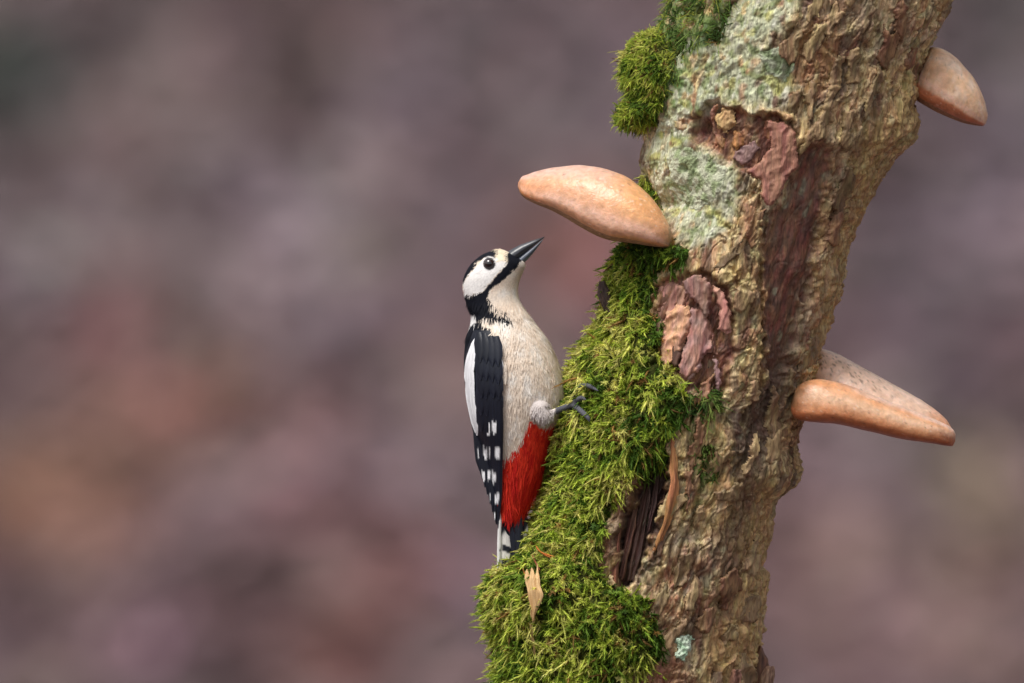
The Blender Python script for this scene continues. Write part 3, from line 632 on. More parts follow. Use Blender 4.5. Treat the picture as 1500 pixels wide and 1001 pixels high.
# dark chip standing out of the moss under the upper bracket
def edge_depth(v): return lambda px, pyy: np.zeros_like(px)+v
def chip(name, cen, wid, dep, cA, cB, fa, fk, jag, camber, thick, seed):
    fold = lambda U, V: fa*np.sin(fk*U+seed)+0.7*fa*noise(U*4+seed, V*4, 1.0)
    V, F, U, Vv, G = ribbon(cen, wid, edge_depth(dep), 0.0, 16, 30, camber, fold, thick, jag)
    c = mixc(np.broadcast_to(lin(cA), (len(V), 3)), lin(cB), np.clip(0.5+noise(U*5+seed, Vv*6, 3.0), 0, 1))
    return mesh_obj(name, V, F, M_FLAP, TR, cols=c)
chip('bark_chip', [(882,412),(884,430),(889,448),(895,472)], [9, 19, 15, 8], -60, (50,38,34), (82,64,54), 1.5, 3, 2, 3, 5, 31)
chip('bark_flap', [(1114,946),(1110,962),(1106,985),(1102,1030)], [4, 30, 44, 50], -30, (120,82,62), (78,54,44), 2, 3, 3, 6, 4, 32)
chip('bark_flap', [(1128,975),(1124,990),(1116,1030)], [10, 20, 26], -40, (150,122,98), (112,86,68), 2, 3, 3, 4, 3, 33)
chip('bark_flap', [(1078,978),(1076,992),(1072,1020)], [12, 18, 14], -110, (140,104,82), (98,70,54), 2, 4, 3, 4, 3, 34)

# ------------------------------------------------------------------ bracket fungi
def bracket(name, label, A, B, outline, dc, hd, colfn, groove=None, upx=0.95, lox=0.8, root=None, part='cap', lumps=1.6, group='bracket fungi growing on the trunk', seed=0):
    """A tip, B root end of the long axis; outline in drawing units; dc depth of the middle, hd half depth"""
    A, B = np.array(A, float), np.array(B, float); ln = np.linalg.norm(B-A); d = (B-A)/ln; nrm = np.array([d[1], -d[0]])
    if nrm[1] > 0: nrm = -nrm                                        # points up the picture (smaller y)
    O = spline(outline+[outline[0]], 400)-A; os, oh = O@d, O@nrm
    s0, s1 = os.min(), os.max()
    ns, nf = 100, 108
    s = (s0+s1)/2-(s1-s0)/2*np.cos(np.linspace(0.03, np.pi-0.03, ns))
    top = np.array([oh[np.abs(os-q) < 2.5].max() if (np.abs(os-q) < 2.5).any() else 0 for q in s])
    bot = np.array([oh[np.abs(os-q) < 2.5].min() if (np.abs(os-q) < 2.5).any() else 0 for q in s])
    k = np.hanning(9)[1:-1]; k /= k.sum(); top = np.convolve(np.pad(top, 3, 'edge'), k, 'valid'); bot = np.convolve(np.pad(bot, 3, 'edge'), k, 'valid')
    q = (s-s0)/(s1-s0); wd = hd*np.clip(1-np.abs(2*q-1)**2.3, 0, 1)**0.5*(0.82+0.18*q)
    ph = np.linspace(0, 2*np.pi, nf, endpoint=False)
    Sg, Ph = np.meshgrid(s, ph, indexing='ij'); Qg = (Sg-s0)/(s1-s0)
    c_, s_ = np.cos(Ph), np.sin(Ph)
    mid = (bot+0.30*(top-bot))[:, None]
    up = s_ > 0
    h = np.where(up, mid+(top[:, None]-mid)*np.abs(s_)**0.9, mid+(bot[:, None]-mid)*np.abs(s_)**0.75)
    dcq = (dc[0]+(dc[1]-dc[0])*q if isinstance(dc, tuple) else dc+0*q)[:, None]
    y = dcq-wd[:, None]*np.sign(c_)*np.abs(c_)**np.where(up, upx, lox)
    if groove: 
        hn = (h-bot[:, None])/(top-bot+1e-6)[:, None]; y = y+groove(Qg, hn)*(c_ > 0)*np.minimum(1, np.abs(c_)*2.5)
    lum = lumps*fbm(Sg/36+seed, y/40, h/40, 2)+0.5*noise(Sg/9+seed, y/9, h/9)
    y = y-np.sign(c_)*lum*np.abs(c_); h = h+np.sign(s_)*lum*0.5*np.abs(s_)
    xy = A+d*Sg[..., None]+nrm*h[..., None]
    V = np.stack([xy[..., 0], y, xy[..., 1]], -1)
    hn = (h-bot[:, None])/(top-bot+1e-6)[:, None]
    C = colfn(Qg, Ph, hn, Sg, y)
    pit = sstep(0.6, 0.75, noise(Sg/3.1+seed*9, y/3.1, h/3.1)); pale = sstep(0.62, 0.75, noise(Sg/3.6+seed*5, y/3.6, h/2.6+40)); mot = fbm(Sg/18+seed*3, y/18, h/12, 3)
    C = C*(1+0.16*mot[..., None])*np.where(mot[..., None] > 0, [1, 1, 1], [1.0, .97, .93]); C = mixc(C, lin((120, 84, 62)), 0.45*pit); C = mixc(C, lin((240, 216, 196)), 0.5*pale)
    C = mixc(C, lin((112, 88, 60)), 0.7*sstep(0.90, 1.0, Qg+0.08*mot)*(hn > .2))
    first = root is None; root = root or thing(name, label, 'bracket fungus', group=group)
    under = (Ph > 1.25*np.pi) & (Ph < 1.75*np.pi)
    F = gridf(ns, nf, True); Vf = V.reshape(-1, 3); Cf = C.reshape(-1, 3)
    fu = under.ravel()[F].all(1)
    e0 = np.arange(nf); caps = []
    Vc = np.vstack([Vf, V[0].mean(0)-[d[0]*1.5, 0, d[1]*1.5], V[-1].mean(0)+[d[0]*1.5, 0, d[1]*1.5]]); n = ns*nf
    tri = np.vstack([np.stack([np.full(nf, n), (e0+1) % nf, e0], -1), np.stack([np.full(nf, n+1), (ns-1)*nf+e0, (ns-1)*nf+(e0+1) % nf], -1)])
    if not first: fu = fu & False
    mesh_obj(part, Vc, [F[~fu], tri], M_FUNG, root, cols=np.vstack([Cf, Cf[0], Cf[-1]]))
    if not first: return root
    used, inv = np.unique(F[fu], return_inverse=True)
    mesh_obj('pore_surface', Vf[used], inv.reshape(-1, 4), M_PORE, root, cols=np.broadcast_to(lin((170, 132, 104)), (len(used), 3))*(1+0.2*rng.normal(size=(len(used), 1))))
    return root
def col1(q, ph, hn, s, y):
    c = np.broadcast_to(lin((220, 164, 126)), q.shape+(3,)).copy()
    n = fbm(s/35, y/35, hn*3, 3)
    c = mixc(c, lin((220, 178, 160)), 0.9*sstep(0.62, 0.9, hn+0.15*n)*sstep(0.85, 0.5, q))
    c = mixc(c, lin((220, 162, 104)), 0.8*np.exp(-((q-0.72)/0.2)**2)*sstep(0.2, 0.6, hn))
    c = mixc(c, lin((226, 186, 166)), 0.7*np.exp(-((hn-0.27-0.1*n)/0.12)**2))  # pale highlight along the rim, painted into the cap colour
    c = mixc(c, lin((206, 134, 84)), 0.8*sstep(0.2, 0.02, hn+0.08*n)+0.5*sstep(0.25, 0.05, q)*(hn < .5))
    sp = sstep(0.55, 0.7, noise(s/2.6, y/2.6, hn*40))*sstep(0.55, 0.8, hn); return mixc(c, lin((110, 84, 70)), 0.55*sp*sstep(.2, .5, noise(s/25, y/25, 1.0)+.2))
b1 = bracket('bracket_fungus', 'smooth ochre-tan bracket fungus jutting above the woodpecker\'s beak', (762,272), (983,352),
    [(761,277),(761,267),(771,258),(804,248),(828,245),(848,243),(876,246),(900,253),(920,262),(948,286),(965,308),(976,328),(983,348),(981,358),(973,363),(950,361),(928,357),(890,352),(868,343),(848,332),(826,318),(806,308),(784,299),(767,289)], (-34, -118), 72, col1, lox=0.6, lumps=1.1, seed=1)
def col3(q, ph, hn, s, y):
    n = fbm(s/30, y/30, hn*3, 3)
    c = np.broadcast_to(lin((226, 192, 170)), q.shape+(3,)).copy()
    c = mixc(c, lin((226, 178, 142)), 0.8*sstep(0.55, 0.3, hn+.1*n))
    sp = sstep(0.36, 0.55, noise(s/2.4, y/2.4, hn*45))*sstep(0.35, 0.6, hn)*sstep(0.15, 0.7, q)
    c = mixc(c, lin((216, 156, 118)), sstep(0.28, 0.05, q)); return mixc(c, lin((96, 78, 68)), 0.7*sp)
def col3r(q, ph, hn, s, y):
    n = fbm(s/30, y/30, hn*3, 3)
    c = np.broadcast_to(lin((222, 160, 114)), q.shape+(3,)).copy()
    c = mixc(c, lin((234, 196, 164)), 0.8*np.exp(-((hn-0.62-0.1*n)/0.16)**2))  # painted highlight: light band running along the rolled rim
    c = mixc(c, lin((222, 186, 166)), 0.9*sstep(0.78, 0.95, hn+.08*n)*sstep(.8, .5, q))
    c = mixc(c, lin((190, 110, 68)), 0.85*sstep(0.46, 0.12, hn+0.12*n))
    c = mixc(c, lin((160, 84, 52)), 0.7*sstep(0.2, 0.02, q)*sstep(0.95, 0.4, hn))
    c = mixc(c, lin((176, 102, 64)), 0.5*sstep(0.88, 0.98, q))
    sp = sstep(0.5, 0.65, noise(s/2.6, y/2.6, hn*45))*sstep(0.7, 0.9, hn); return mixc(c, lin((96, 74, 62)), 0.5*sp)
b3 = bracket('bracket_fungus', 'long orange-rimmed bracket fungus with dark specks on its pale top', (1396,640), (1180,545),
    [(1395,634),(1383,613),(1352,588),(1304,561),(1256,534),(1228,519),(1206,512),(1190,512),(1180,530),(1184,575),(1235,604),(1310,630),(1375,646)], (-20, 22), 58, col3, upx=1.1, lox=0.9, lumps=1.4, seed=2)
bracket('bracket_fungus', '', (1397,640), (1160,588),
    [(1397,638),(1392,628),(1372,616),(1322,596),(1276,578),(1236,563),(1205,556),(1184,558),(1168,568),(1160,586),(1160,603),(1168,614),(1192,618),(1224,621),(1272,632),(1320,643),(1367,650),(1390,653),(1396,648)], (-42, -82), 46, col3r, upx=0.9, lox=0.75, root=b3, part='rim', lumps=1.3, seed=5)
def col2(q, ph, hn, s, y):
    n = fbm(s/25, y/25, hn*3, 3)
    c = np.broadcast_to(lin((236, 194, 156)), q.shape+(3,)).copy()
    c = mixc(c, lin((240, 210, 186)), sstep(0.0, 0.5, n)); c = mixc(c, lin((220, 172, 138)), 0.7*sstep(0.0, 0.4, -n))
    c = mixc(c, lin((230, 184, 160)), 0.8*np.exp(-((hn-0.34)/0.06)**2))
    return mixc(c, lin((200, 122, 84)), 0.95*sstep(0.31, 0.20, hn+0.04*n))
b2 = bracket('bracket_fungus', 'small pinkish-cream bracket fungus with brown rim, highest on the trunk', (1445,172), (1338,110),
    [(1445,168),(1440,145),(1428,118),(1412,97),(1395,80),(1378,71),(1362,72),(1356,88),(1350,108),(1338,130),(1340,144),(1360,158),(1385,170),(1412,180),(1440,183)], 8, 58, col2, seed=3)

# ------------------------------------------------------------------ woodpecker
BIRD = thing('woodpecker', 'black, white and buff woodpecker with red vent clinging to the mossy trunk', 'woodpecker')
BD0 = -30.0
BL = hermite([(366,724),(369,717),(372,709),(378,700),(385,692),(392,686.5),(400,682),(410,678.5),(420,677.5),(430,678.5),(440,681.5),(450,685),(460,689),(470,689.5),(480,687.5),(496,682.5),(517,680),(540,679.5),(564,681),(590,684.5),(610,688.5),(630,695),(650,704),(676,714),(705,721),(734,727),(768,733),(790,738)])
BR_ = hermite([(366,737),(369,744),(372,750),(378,760),(385,769),(392,769),(400,766),(410,762),(420,759.5),(430,759),(440,761.5),(450,767),(460,774),(470,781),(480,789),(496,801),(517,812),(540,820.5),(564,826),(590,827),(610,822),(630,813),(650,806),(676,799.5),(705,791),(734,778),(768,764),(790,752)])
BWd = hermite([(366,6),(369,12),(372,17),(378,23),(390,29),(405,32),(425,32),(445,33),(465,39),(500,52),(540,61),(580,62),(620,56),(660,46),(705,34),(734,25),(768,15),(790,8)])
def body_depth(px, pyy):
    l, r = BL(pyy), BR_(pyy); t = np.clip((px-(l+r)/2)/((r-l)/2), -0.985, 0.985)
    return BD0-BWd(pyy)*np.sqrt(1-t*t)
def moss_depth(px, pyy):
    l, r = LMOSS(pyy), RCORE(pyy); t = np.clip((px-(l+r)/2)/((r-l)/2), -0.995, 0.995); return -(BD+16)*np.sqrt(1-t*t)
def R1(*p): return [(640+0.2597*u, 330+0.2597*v) for u, v in p]
def R2(*p): return [(640+0.2897*u, 560+0.2897*v) for u, v in p]
def build_body():
    ys = np.linspace(366, 790, 150); a = np.linspace(0, 2*np.pi, 64, endpoint=False)
    l, r, wd = BL(ys), BR_(ys), BWd(ys)
    V = np.stack([((l+r)/2)[:, None]+((r-l)/2)[:, None]*np.cos(a), BD0-wd[:, None]*np.sin(a), np.repeat(ys[:, None], 64, 1)], -1)
    F = gridf(150, 64, True); n = 150*64; j = np.arange(64)
    Vv = np.vstack([V.reshape(-1, 3), V[0].mean(0)-[0, 0, 1], V[-1].mean(0)+[0, 0, 4]])
    tr = np.vstack([np.stack([np.full(64, n), (j+1) % 64, j], -1), np.stack([np.full(64, n+1), 149*64+j, 149*64+(j+1) % 64], -1)])
    parts = [(Vv, [F, tr])]
    md = lambda x, y, o=5: float(moss_depth(np.array(x), np.array(y)))-o
    for sgn in (1, -1):
        mir = lambda d: d if sgn > 0 else 2*BD0-d
        parts.append(tube(spline([(776,mir(-66),585),(788,mir(-76),600),(797,mir(-80),608),(805,mir(-80),607),(812,mir(-80),603)], 14), np.interp(np.linspace(0, 1, 14), [0, .3, .55, .8, 1], [13, 17, 15, 9, 4.2]), 16))
        if sgn > 0:
            k0 = (840, md(840, 592, 13), 592)
            parts.append(tube(spline([(808,-80,605),(822,-84,599),k0], 12), np.linspace(5.0, 4.4, 12), 10))
            toes = [[(838,594),(842,580),(848,568),(858,564.5),(868,568),(876,573)], [(838,592),(847,599),(855,606),(861,612),(863,618)],
                    [(840,592),(834,600),(831,607),(837,610),(842,609)], [(840,592),(846,586),(852,583),(858,586)]]
            for tt in toes:
                P = np.array([(x, md(x, y, 13+4*math.sin(math.pi*i/(len(tt)-1))), y) for i, (x, y) in enumerate(tt)])
                parts.append(tube(spline(P, 22), np.interp(np.linspace(0, 1, 22), [0, .15, .5, .75, 1], [4.6, 4.5, 4.3, 3.5, 1.4]), 9))
        else:
            parts.append(tube(spline([(808,20,605),(818,22,600),(832,16,596)], 12), np.linspace(4.2, 3.4, 12), 10))
    V, Fs = join(parts)
    me = bpy.data.meshes.new('raw'); 
    me.from_pydata(W(V).tolist(), [], [tuple(f) for fs in Fs for f in fs.tolist()])
    ob = bpy.data.objects.new('raw', me); COL.objects.link(ob)
    md_ = ob.modifiers.new('r', 'REMESH'); md_.mode = 'VOXEL'; md_.voxel_size = 0.0008; md_.use_smooth_shade = True
    sm = ob.modifiers.new('s', 'SMOOTH'); sm.factor = 0.5; sm.iterations = 3
    dg = bpy.context.evaluated_depsgraph_get(); ev = ob.evaluated_get(dg); m2 = bpy.data.meshes.new_from_object(ev)
    n = len(m2.vertices); co = np.empty(n*3, np.float32); m2.vertices.foreach_get('co', co); co = co.reshape(-1, 3)
    nf = len(m2.polygons); lt = np.empty(nf, np.int32); m2.polygons.foreach_get('loop_total', lt)
    lv = np.empty(len(m2.loops), np.int32); m2.loops.foreach_get('vertex_index', lv)
    ls = np.empty(nf, np.int32); m2.polygons.foreach_get('loop_start', ls)
    Fq = [lv[ls[lt == k][:, None]+np.arange(k)] for k in (3, 4) if (lt == k).any()]
    bpy.data.objects.remove(ob); bpy.data.meshes.remove(me); bpy.data.meshes.remove(m2)
    P = np.stack([co[:, 0]/S+750, co[:, 1]/S, 500.5-co[:, 2]/S], -1)
    return P, Fq
# plumage pattern, drawn once for both flanks
PAT_CHEEK = R1((330,188),(262,196),(218,238),(150,325),(146,395),(198,390),(258,372),(292,338),(330,282),(392,218),(396,165),(350,160))
PAT_CROWN = R1((338,140),(260,150),(120,250),(120,330),(150,322),(196,258),(232,205),(270,186),(325,190),(345,168))
PAT_FORE = R1((330,135),(412,138),(404,175),(392,215),(345,196),(326,172))
PAT_MALAR = R1((400,160),(470,130),(500,160),(470,215),(425,262),(380,312),(325,345),(298,378),(288,408),(305,440),(330,472),(378,486),(418,512),(420,545),(372,532),(300,524),(240,530),(226,552),(214,500),(168,462),(140,420),(140,396),(198,392),(262,372),(298,336),(336,282),(396,222))
PAT_NAPE = R1((150,440),(176,462),(214,500),(236,512),(222,552),(176,585),(150,560))
PAT_BACK = R1((222,548),(176,580),(100,620),(100,1200),(200,1500),(330,1500),(350,1000),(366,850),(372,765),(345,715),(322,655),(302,592),(255,572),(248,552))
PAT_RED = R2((470,196),(510,214),(600,205),(640,260),(560,450),(460,830),(330,790),(285,640),(296,500),(318,400),(340,372),(402,345),(432,288))
PAT_THIGH = R2((505,70),(560,95),(600,140),(598,190),(560,240),(520,230),(478,190),(470,130))
def plum_col(px, pyy, d, jit=0.0, rnd=None):
    n = px.shape[0]
    wx = px+1.6*noise(px/5, pyy/9, d/9)+(0 if rnd is None else rnd[:, 0]*jit); wy = pyy+2.0*noise(px/4+7, pyy/9, d/9)+(0 if rnd is None else rnd[:, 1]*jit)
    f = lambda poly, e=0.9: sstep(-e, e, sdpoly(wx, wy, poly))
    nb = fbm(px/16, pyy/22, d/16, 2)
    c = np.broadcast_to(lin((240, 224, 206)), (n, 3)).copy()
    c = mixc(c, lin((246, 238, 228)), sstep(-.1, .5, nb)); c = mixc(c, lin((222, 200, 178)), 0.7*sstep(0.1, .6, -nb))
    c = mixc(c, lin((176, 154, 136)), 0.55*np.exp(-(((px-765)/12)**2+((pyy-408)/18)**2)))            # buffy throat
    c = mixc(c, lin((236, 232, 228)), f(PAT_CHEEK)); c = mixc(c, lin((238, 222, 196)), f(PAT_FORE))
    c = mixc(c, lin((236, 233, 230)), f(PAT_NAPE))
    blk = np.maximum.reduce([f(PAT_CROWN), f(PAT_MALAR), f(PAT_BACK)])
    c = mixc(c, lin((22, 24, 33)), blk)
    c = mixc(c, mixc(np.broadcast_to(lin((236, 62, 40)), (n, 3)), lin((204, 34, 28)), sstep(-.3, .4, noise(px/5, pyy/22, d/6))), f(PAT_RED, 1.5)); c = mixc(c, lin((20, 22, 30)), sstep(748, 758, wy+11*noise(px/3.5, d/5, 2.0)))
    c = mixc(c, lin((206, 196, 192)), f(PAT_THIGH, 2.0)*(d < BD0-28))
    rb = np.exp(-(((px-678)/3.0)**2+((pyy-427)/9)**2)); c = mixc(c, lin((150, 50, 40)), 0.6*sstep(.4, .9, rb))
    er = np.hypot(px-716.7, pyy-387); c = mixc(c, lin((228, 224, 222)), sstep(12.0, 10.5, er)*sstep(7, 8, er)); c = mixc(c, lin((40, 36, 38)), sstep(9.6, 8.6, er))
    return c
BP, BF = build_body()
leg = sstep(811, 815, BP[:, 0])*(BP[:, 2] > 560)*((BP[:, 0] > BR_(BP[:, 2])+2) | (BP[:, 1] < body_depth(BP[:, 0], BP[:, 2])-6))
bc = plum_col(BP[:, 0], BP[:, 2], BP[:, 1])
scale = 0.5+0.5*np.sin(BP[:, 0]*1.9+BP[:, 2]*1.3)
bc = mixc(bc, lin((88, 88, 94)), leg); bc *= np.where(leg > .5, 0.8+0.45*scale, 1)[:, None]
body = mesh_obj('body', BP, BF, M_BODY, BIRD, cols=bc)
# fine plumage over the body
def plumage():
    F = BF[-1]; a, b, c, d = (BP[F[:, i]] for i in range(4)); nn = np.cross(c-a, d-b); ar = np.linalg.norm(nn, axis=1)/2; nn /= 2*ar[:, None]+1e-9
    ce = (a+c)/2
    keep = (ce[:, 1] < BD0+45)&~((ce[:, 0] < 733)&(ce[:, 2] > 600))&~((ce[:, 0] < 727)&(ce[:, 2] > 492))&(leg[F].max(1) < 0.1); 
    p = np.where(keep, ar*np.where(ce[:, 2] < 470, 1.9, 1.0), 0); n = 42000
    pick = rng.choice(len(F), n, p=p/p.sum()); u, v = rng.random((2, n, 1))
    r = (a[pick]*(1-u)+b[pick]*u)*(1-v)+(d[pick]*(1-u)+c[pick]*u)*v; nr = nn[pick]
    ne = 420; ey = rng.uniform(486, 552, ne); ex = np.interp(ey, [488, 500, 520, 535, 560, 600, 650], [722, 724, 732, 737, 737, 735, 734])+rng.uniform(-1, 5, ne)
    r[:ne] = np.stack([ex, body_depth(ex, ey)-rng.uniform(2, 5, ne), ey], -1); nv_ = np.array([-0.45, -0.89, 0.0]); nr[:ne] = nv_*np.sign(np.median(((r[ne:]-np.array([755, BD0, 0]))*nr[ne:])[:, :2].sum(1)))
    ctr = np.stack([(BL(r[:, 2])+BR_(r[:, 2]))/2, np.full(n, BD0), r[:, 2]], -1); sg = np.sign(((r-ctr)*nr).sum(1)); sg[sg == 0] = 1
    th_ = (np.hypot(r[:, 0]-796, r[:, 2]-606) < 24) & (r[:, 1] < -60)
    # flow: from the beak backwards on the head, tailwards on the body
    fh = r-np.array([766, BD0, 376]); fh /= np.linalg.norm(fh, axis=1)[:, None]+1e-9
    fb = np.stack([np.where(r[:, 0] < 748, 0.06, -0.08)+0.18*(r[:, 0]-755)/70*sstep(600, 500, r[:, 2])-0.25*sstep(640, 720, r[:, 2])*(r[:, 0] > 770), np.zeros(n), np.ones(n)], -1)
    k = sstep(420, 455, r[:, 2])[:, None]; fl = fh*(1-k)+fb*k
    fl += rng.normal(0, .13, (n, 3))+0.25*np.stack([noise(r[:, 0]/9, r[:, 1]/9, r[:, 2]/16), 0*r[:, 0], 0*r[:, 0]], -1); fl -= nr*(fl*nr).sum(1)[:, None]
    fl[:ne, 0] -= rng.uniform(.1, .6, ne)*sstep(570, 500, r[:ne, 2])+0.10
    fl /= np.linalg.norm(fl, axis=1)[:, None]+1e-9
    if np.mean(sg) < 0: nr = -nr
    vent = sstep(650, 700, r[:, 2])
    L = np.where(r[:, 2] < 440, 6.0, 13.0)*(1-vent)+24*vent*sstep(772, 742, r[:, 2]); L = np.where(th_, 9, L)*rng.uniform(.65, 1.25, n)*(1+0.7*vent*noise(r[:, 0]/4, r[:, 1]/5, 1.5))
    L = np.where((np.hypot(r[:, 0]-717, r[:, 2]-387) < 11), 1.2, L)
    wd = np.where(r[:, 2] < 440, 0.6, 0.8)*rng.uniform(.6, 1.3, n)
    lift = rng.uniform(0.02, 0.13, n)+0.18*(rng.random(n) < .08)+0.14*vent*rng.random(n)
    sd_ = np.cross(fl, nr); cl = plum_col(r[:, 0], r[:, 2], r[:, 1], 0.5, rng.normal(size=(n, 2)))*np.exp(rng.normal(0, .045, (n, 1)))
    cl[:ne] = lin((240, 226, 210))*np.exp(rng.normal(0, .08, (ne, 1)))
    s = np.array([0, .4, .75, 1.0]); ww = np.array([.7, 1.0, .75, 0.05])
    rows = []
    for i in range(4):
        pos = r-nr*0.6+fl*(L*s[i])[:, None]+nr*(lift*L*s[i]*(1-0.35*s[i]))[:, None]+np.array([0, 0, 0])
        rows += [pos-sd_*(wd*ww[i])[:, None], pos+sd_*(wd*ww[i])[:, None]]
    V = np.stack(rows, 1); f = np.array([[0, 1, 3, 2], [2, 3, 5, 4], [4, 5, 7, 6]])
    FF = (f[None]+8*np.arange(n)[:, None, None]).reshape(-1, 4)
    o = mesh_obj('plumage', V, FF, M_PLUM, BIRD, cols=np.repeat(cl[:, None], 8, 1)); o['kind'] = 'stuff'
plumage()
# beak
def mandible(name, parent, base, tip, top, bot, wd, cA, cB, sag=0.0):
    A, B = np.array(base, float), np.array(tip, float); d = (B-A); ln = np.linalg.norm(d); d /= ln; nrm = np.array([d[1], -d[0]]); nrm = nrm if nrm[1] < 0 else -nrm
    q = np.linspace(0, 1, 26); a = np.linspace(0, 2*np.pi, 20, endpoint=False)
    t = np.interp(q, np.linspace(0, 1, len(top)), top); b = np.interp(q, np.linspace(0, 1, len(bot)), bot); w_ = np.interp(q, np.linspace(0, 1, len(wd)), wd)
    h = (t+b)[:, None]/2+(t-b)[:, None]/2*np.sign(np.sin(a))*np.abs(np.sin(a))**0.9
    y = BD0-w_[:, None]*np.cos(a)*(1-0.35*np.clip(np.sin(a)*(1 if top[0] > 5 else -1), 0, 1))
    xy = A+d*(q[:, None]*ln)[..., None]+nrm*h[..., None]; V = np.stack([xy[..., 0], y, xy[..., 1]], -1)
    c = mixc(np.broadcast_to(lin(cA), V.shape), lin(cB), np.clip(0.5+0.9*noise(q[:, None]*1.5, np.cos(a)*3, np.sin(a)*4), 0, 1))
    n = 26*20; j = np.arange(20); Vv = np.vstack([V.reshape(-1, 3), V[-1].mean(0)+[d[0], 0, d[1]]])
    return mesh_obj(name, Vv, [gridf(26, 20, True), np.stack([np.full(20, n), 25*20+j, 25*20+(j+1) % 20], -1)], M_BEAK, parent, cols=np.vstack([c.reshape(-1, 3), c[-1, -1]]))
beak = mandible('beak', BIRD, (750,383), (797,348), [15, 14.2, 12.2, 8.6, 4.8, 0.8], [-2.5, -2.0, -1.6, -1.2, -0.9, -0.6], [10, 8.6, 7.0, 5.0, 3.0, 0.5], (40,43,50), (86,88,94))
mandible('lower_mandible', beak, (751,385), (796,350.2), [0.5, 0.4, 0.2, 0, 0, 0], [-11, -10.8, -9.6, -7.0, -3.8, -0.6], [9, 7.8, 6.2, 4.4, 2.6, 0.4], (70,78,92), (124,132,146))
# eyes
def ball(cen, r, n=18):
    a = np.linspace(0.02, np.pi-0.02, n); b = np.linspace(0, 2*np.pi, 2*n, endpoint=False)
    V = np.stack([r*np.sin(a)[:, None]*np.cos(b), -r*np.cos(a)[:, None]*np.ones(2*n), r*np.sin(a)[:, None]*np.sin(b)], -1)
    rr = np.hypot(V[..., 0], V[..., 2])/r
    c = mixc(np.broadcast_to(lin((38, 17, 13)), V.shape), lin((6, 5, 5)), sstep(0.55, 0.48, rr)); c = mixc(c, lin((14, 10, 10)), sstep(0.82, 0.9, rr))
    return V.reshape(-1, 3)+np.array(cen), gridf(n, 2*n, True), c
ed = float(body_depth(np.array(716.7), np.array(387.0)))
for dd in (ed+4.6, 2*BD0-ed-4.6):
    V, F, c = ball((716.7, dd, 387.0), 7.8); mesh_obj('eye', V, F, M_EYE, BIRD, cols=c)
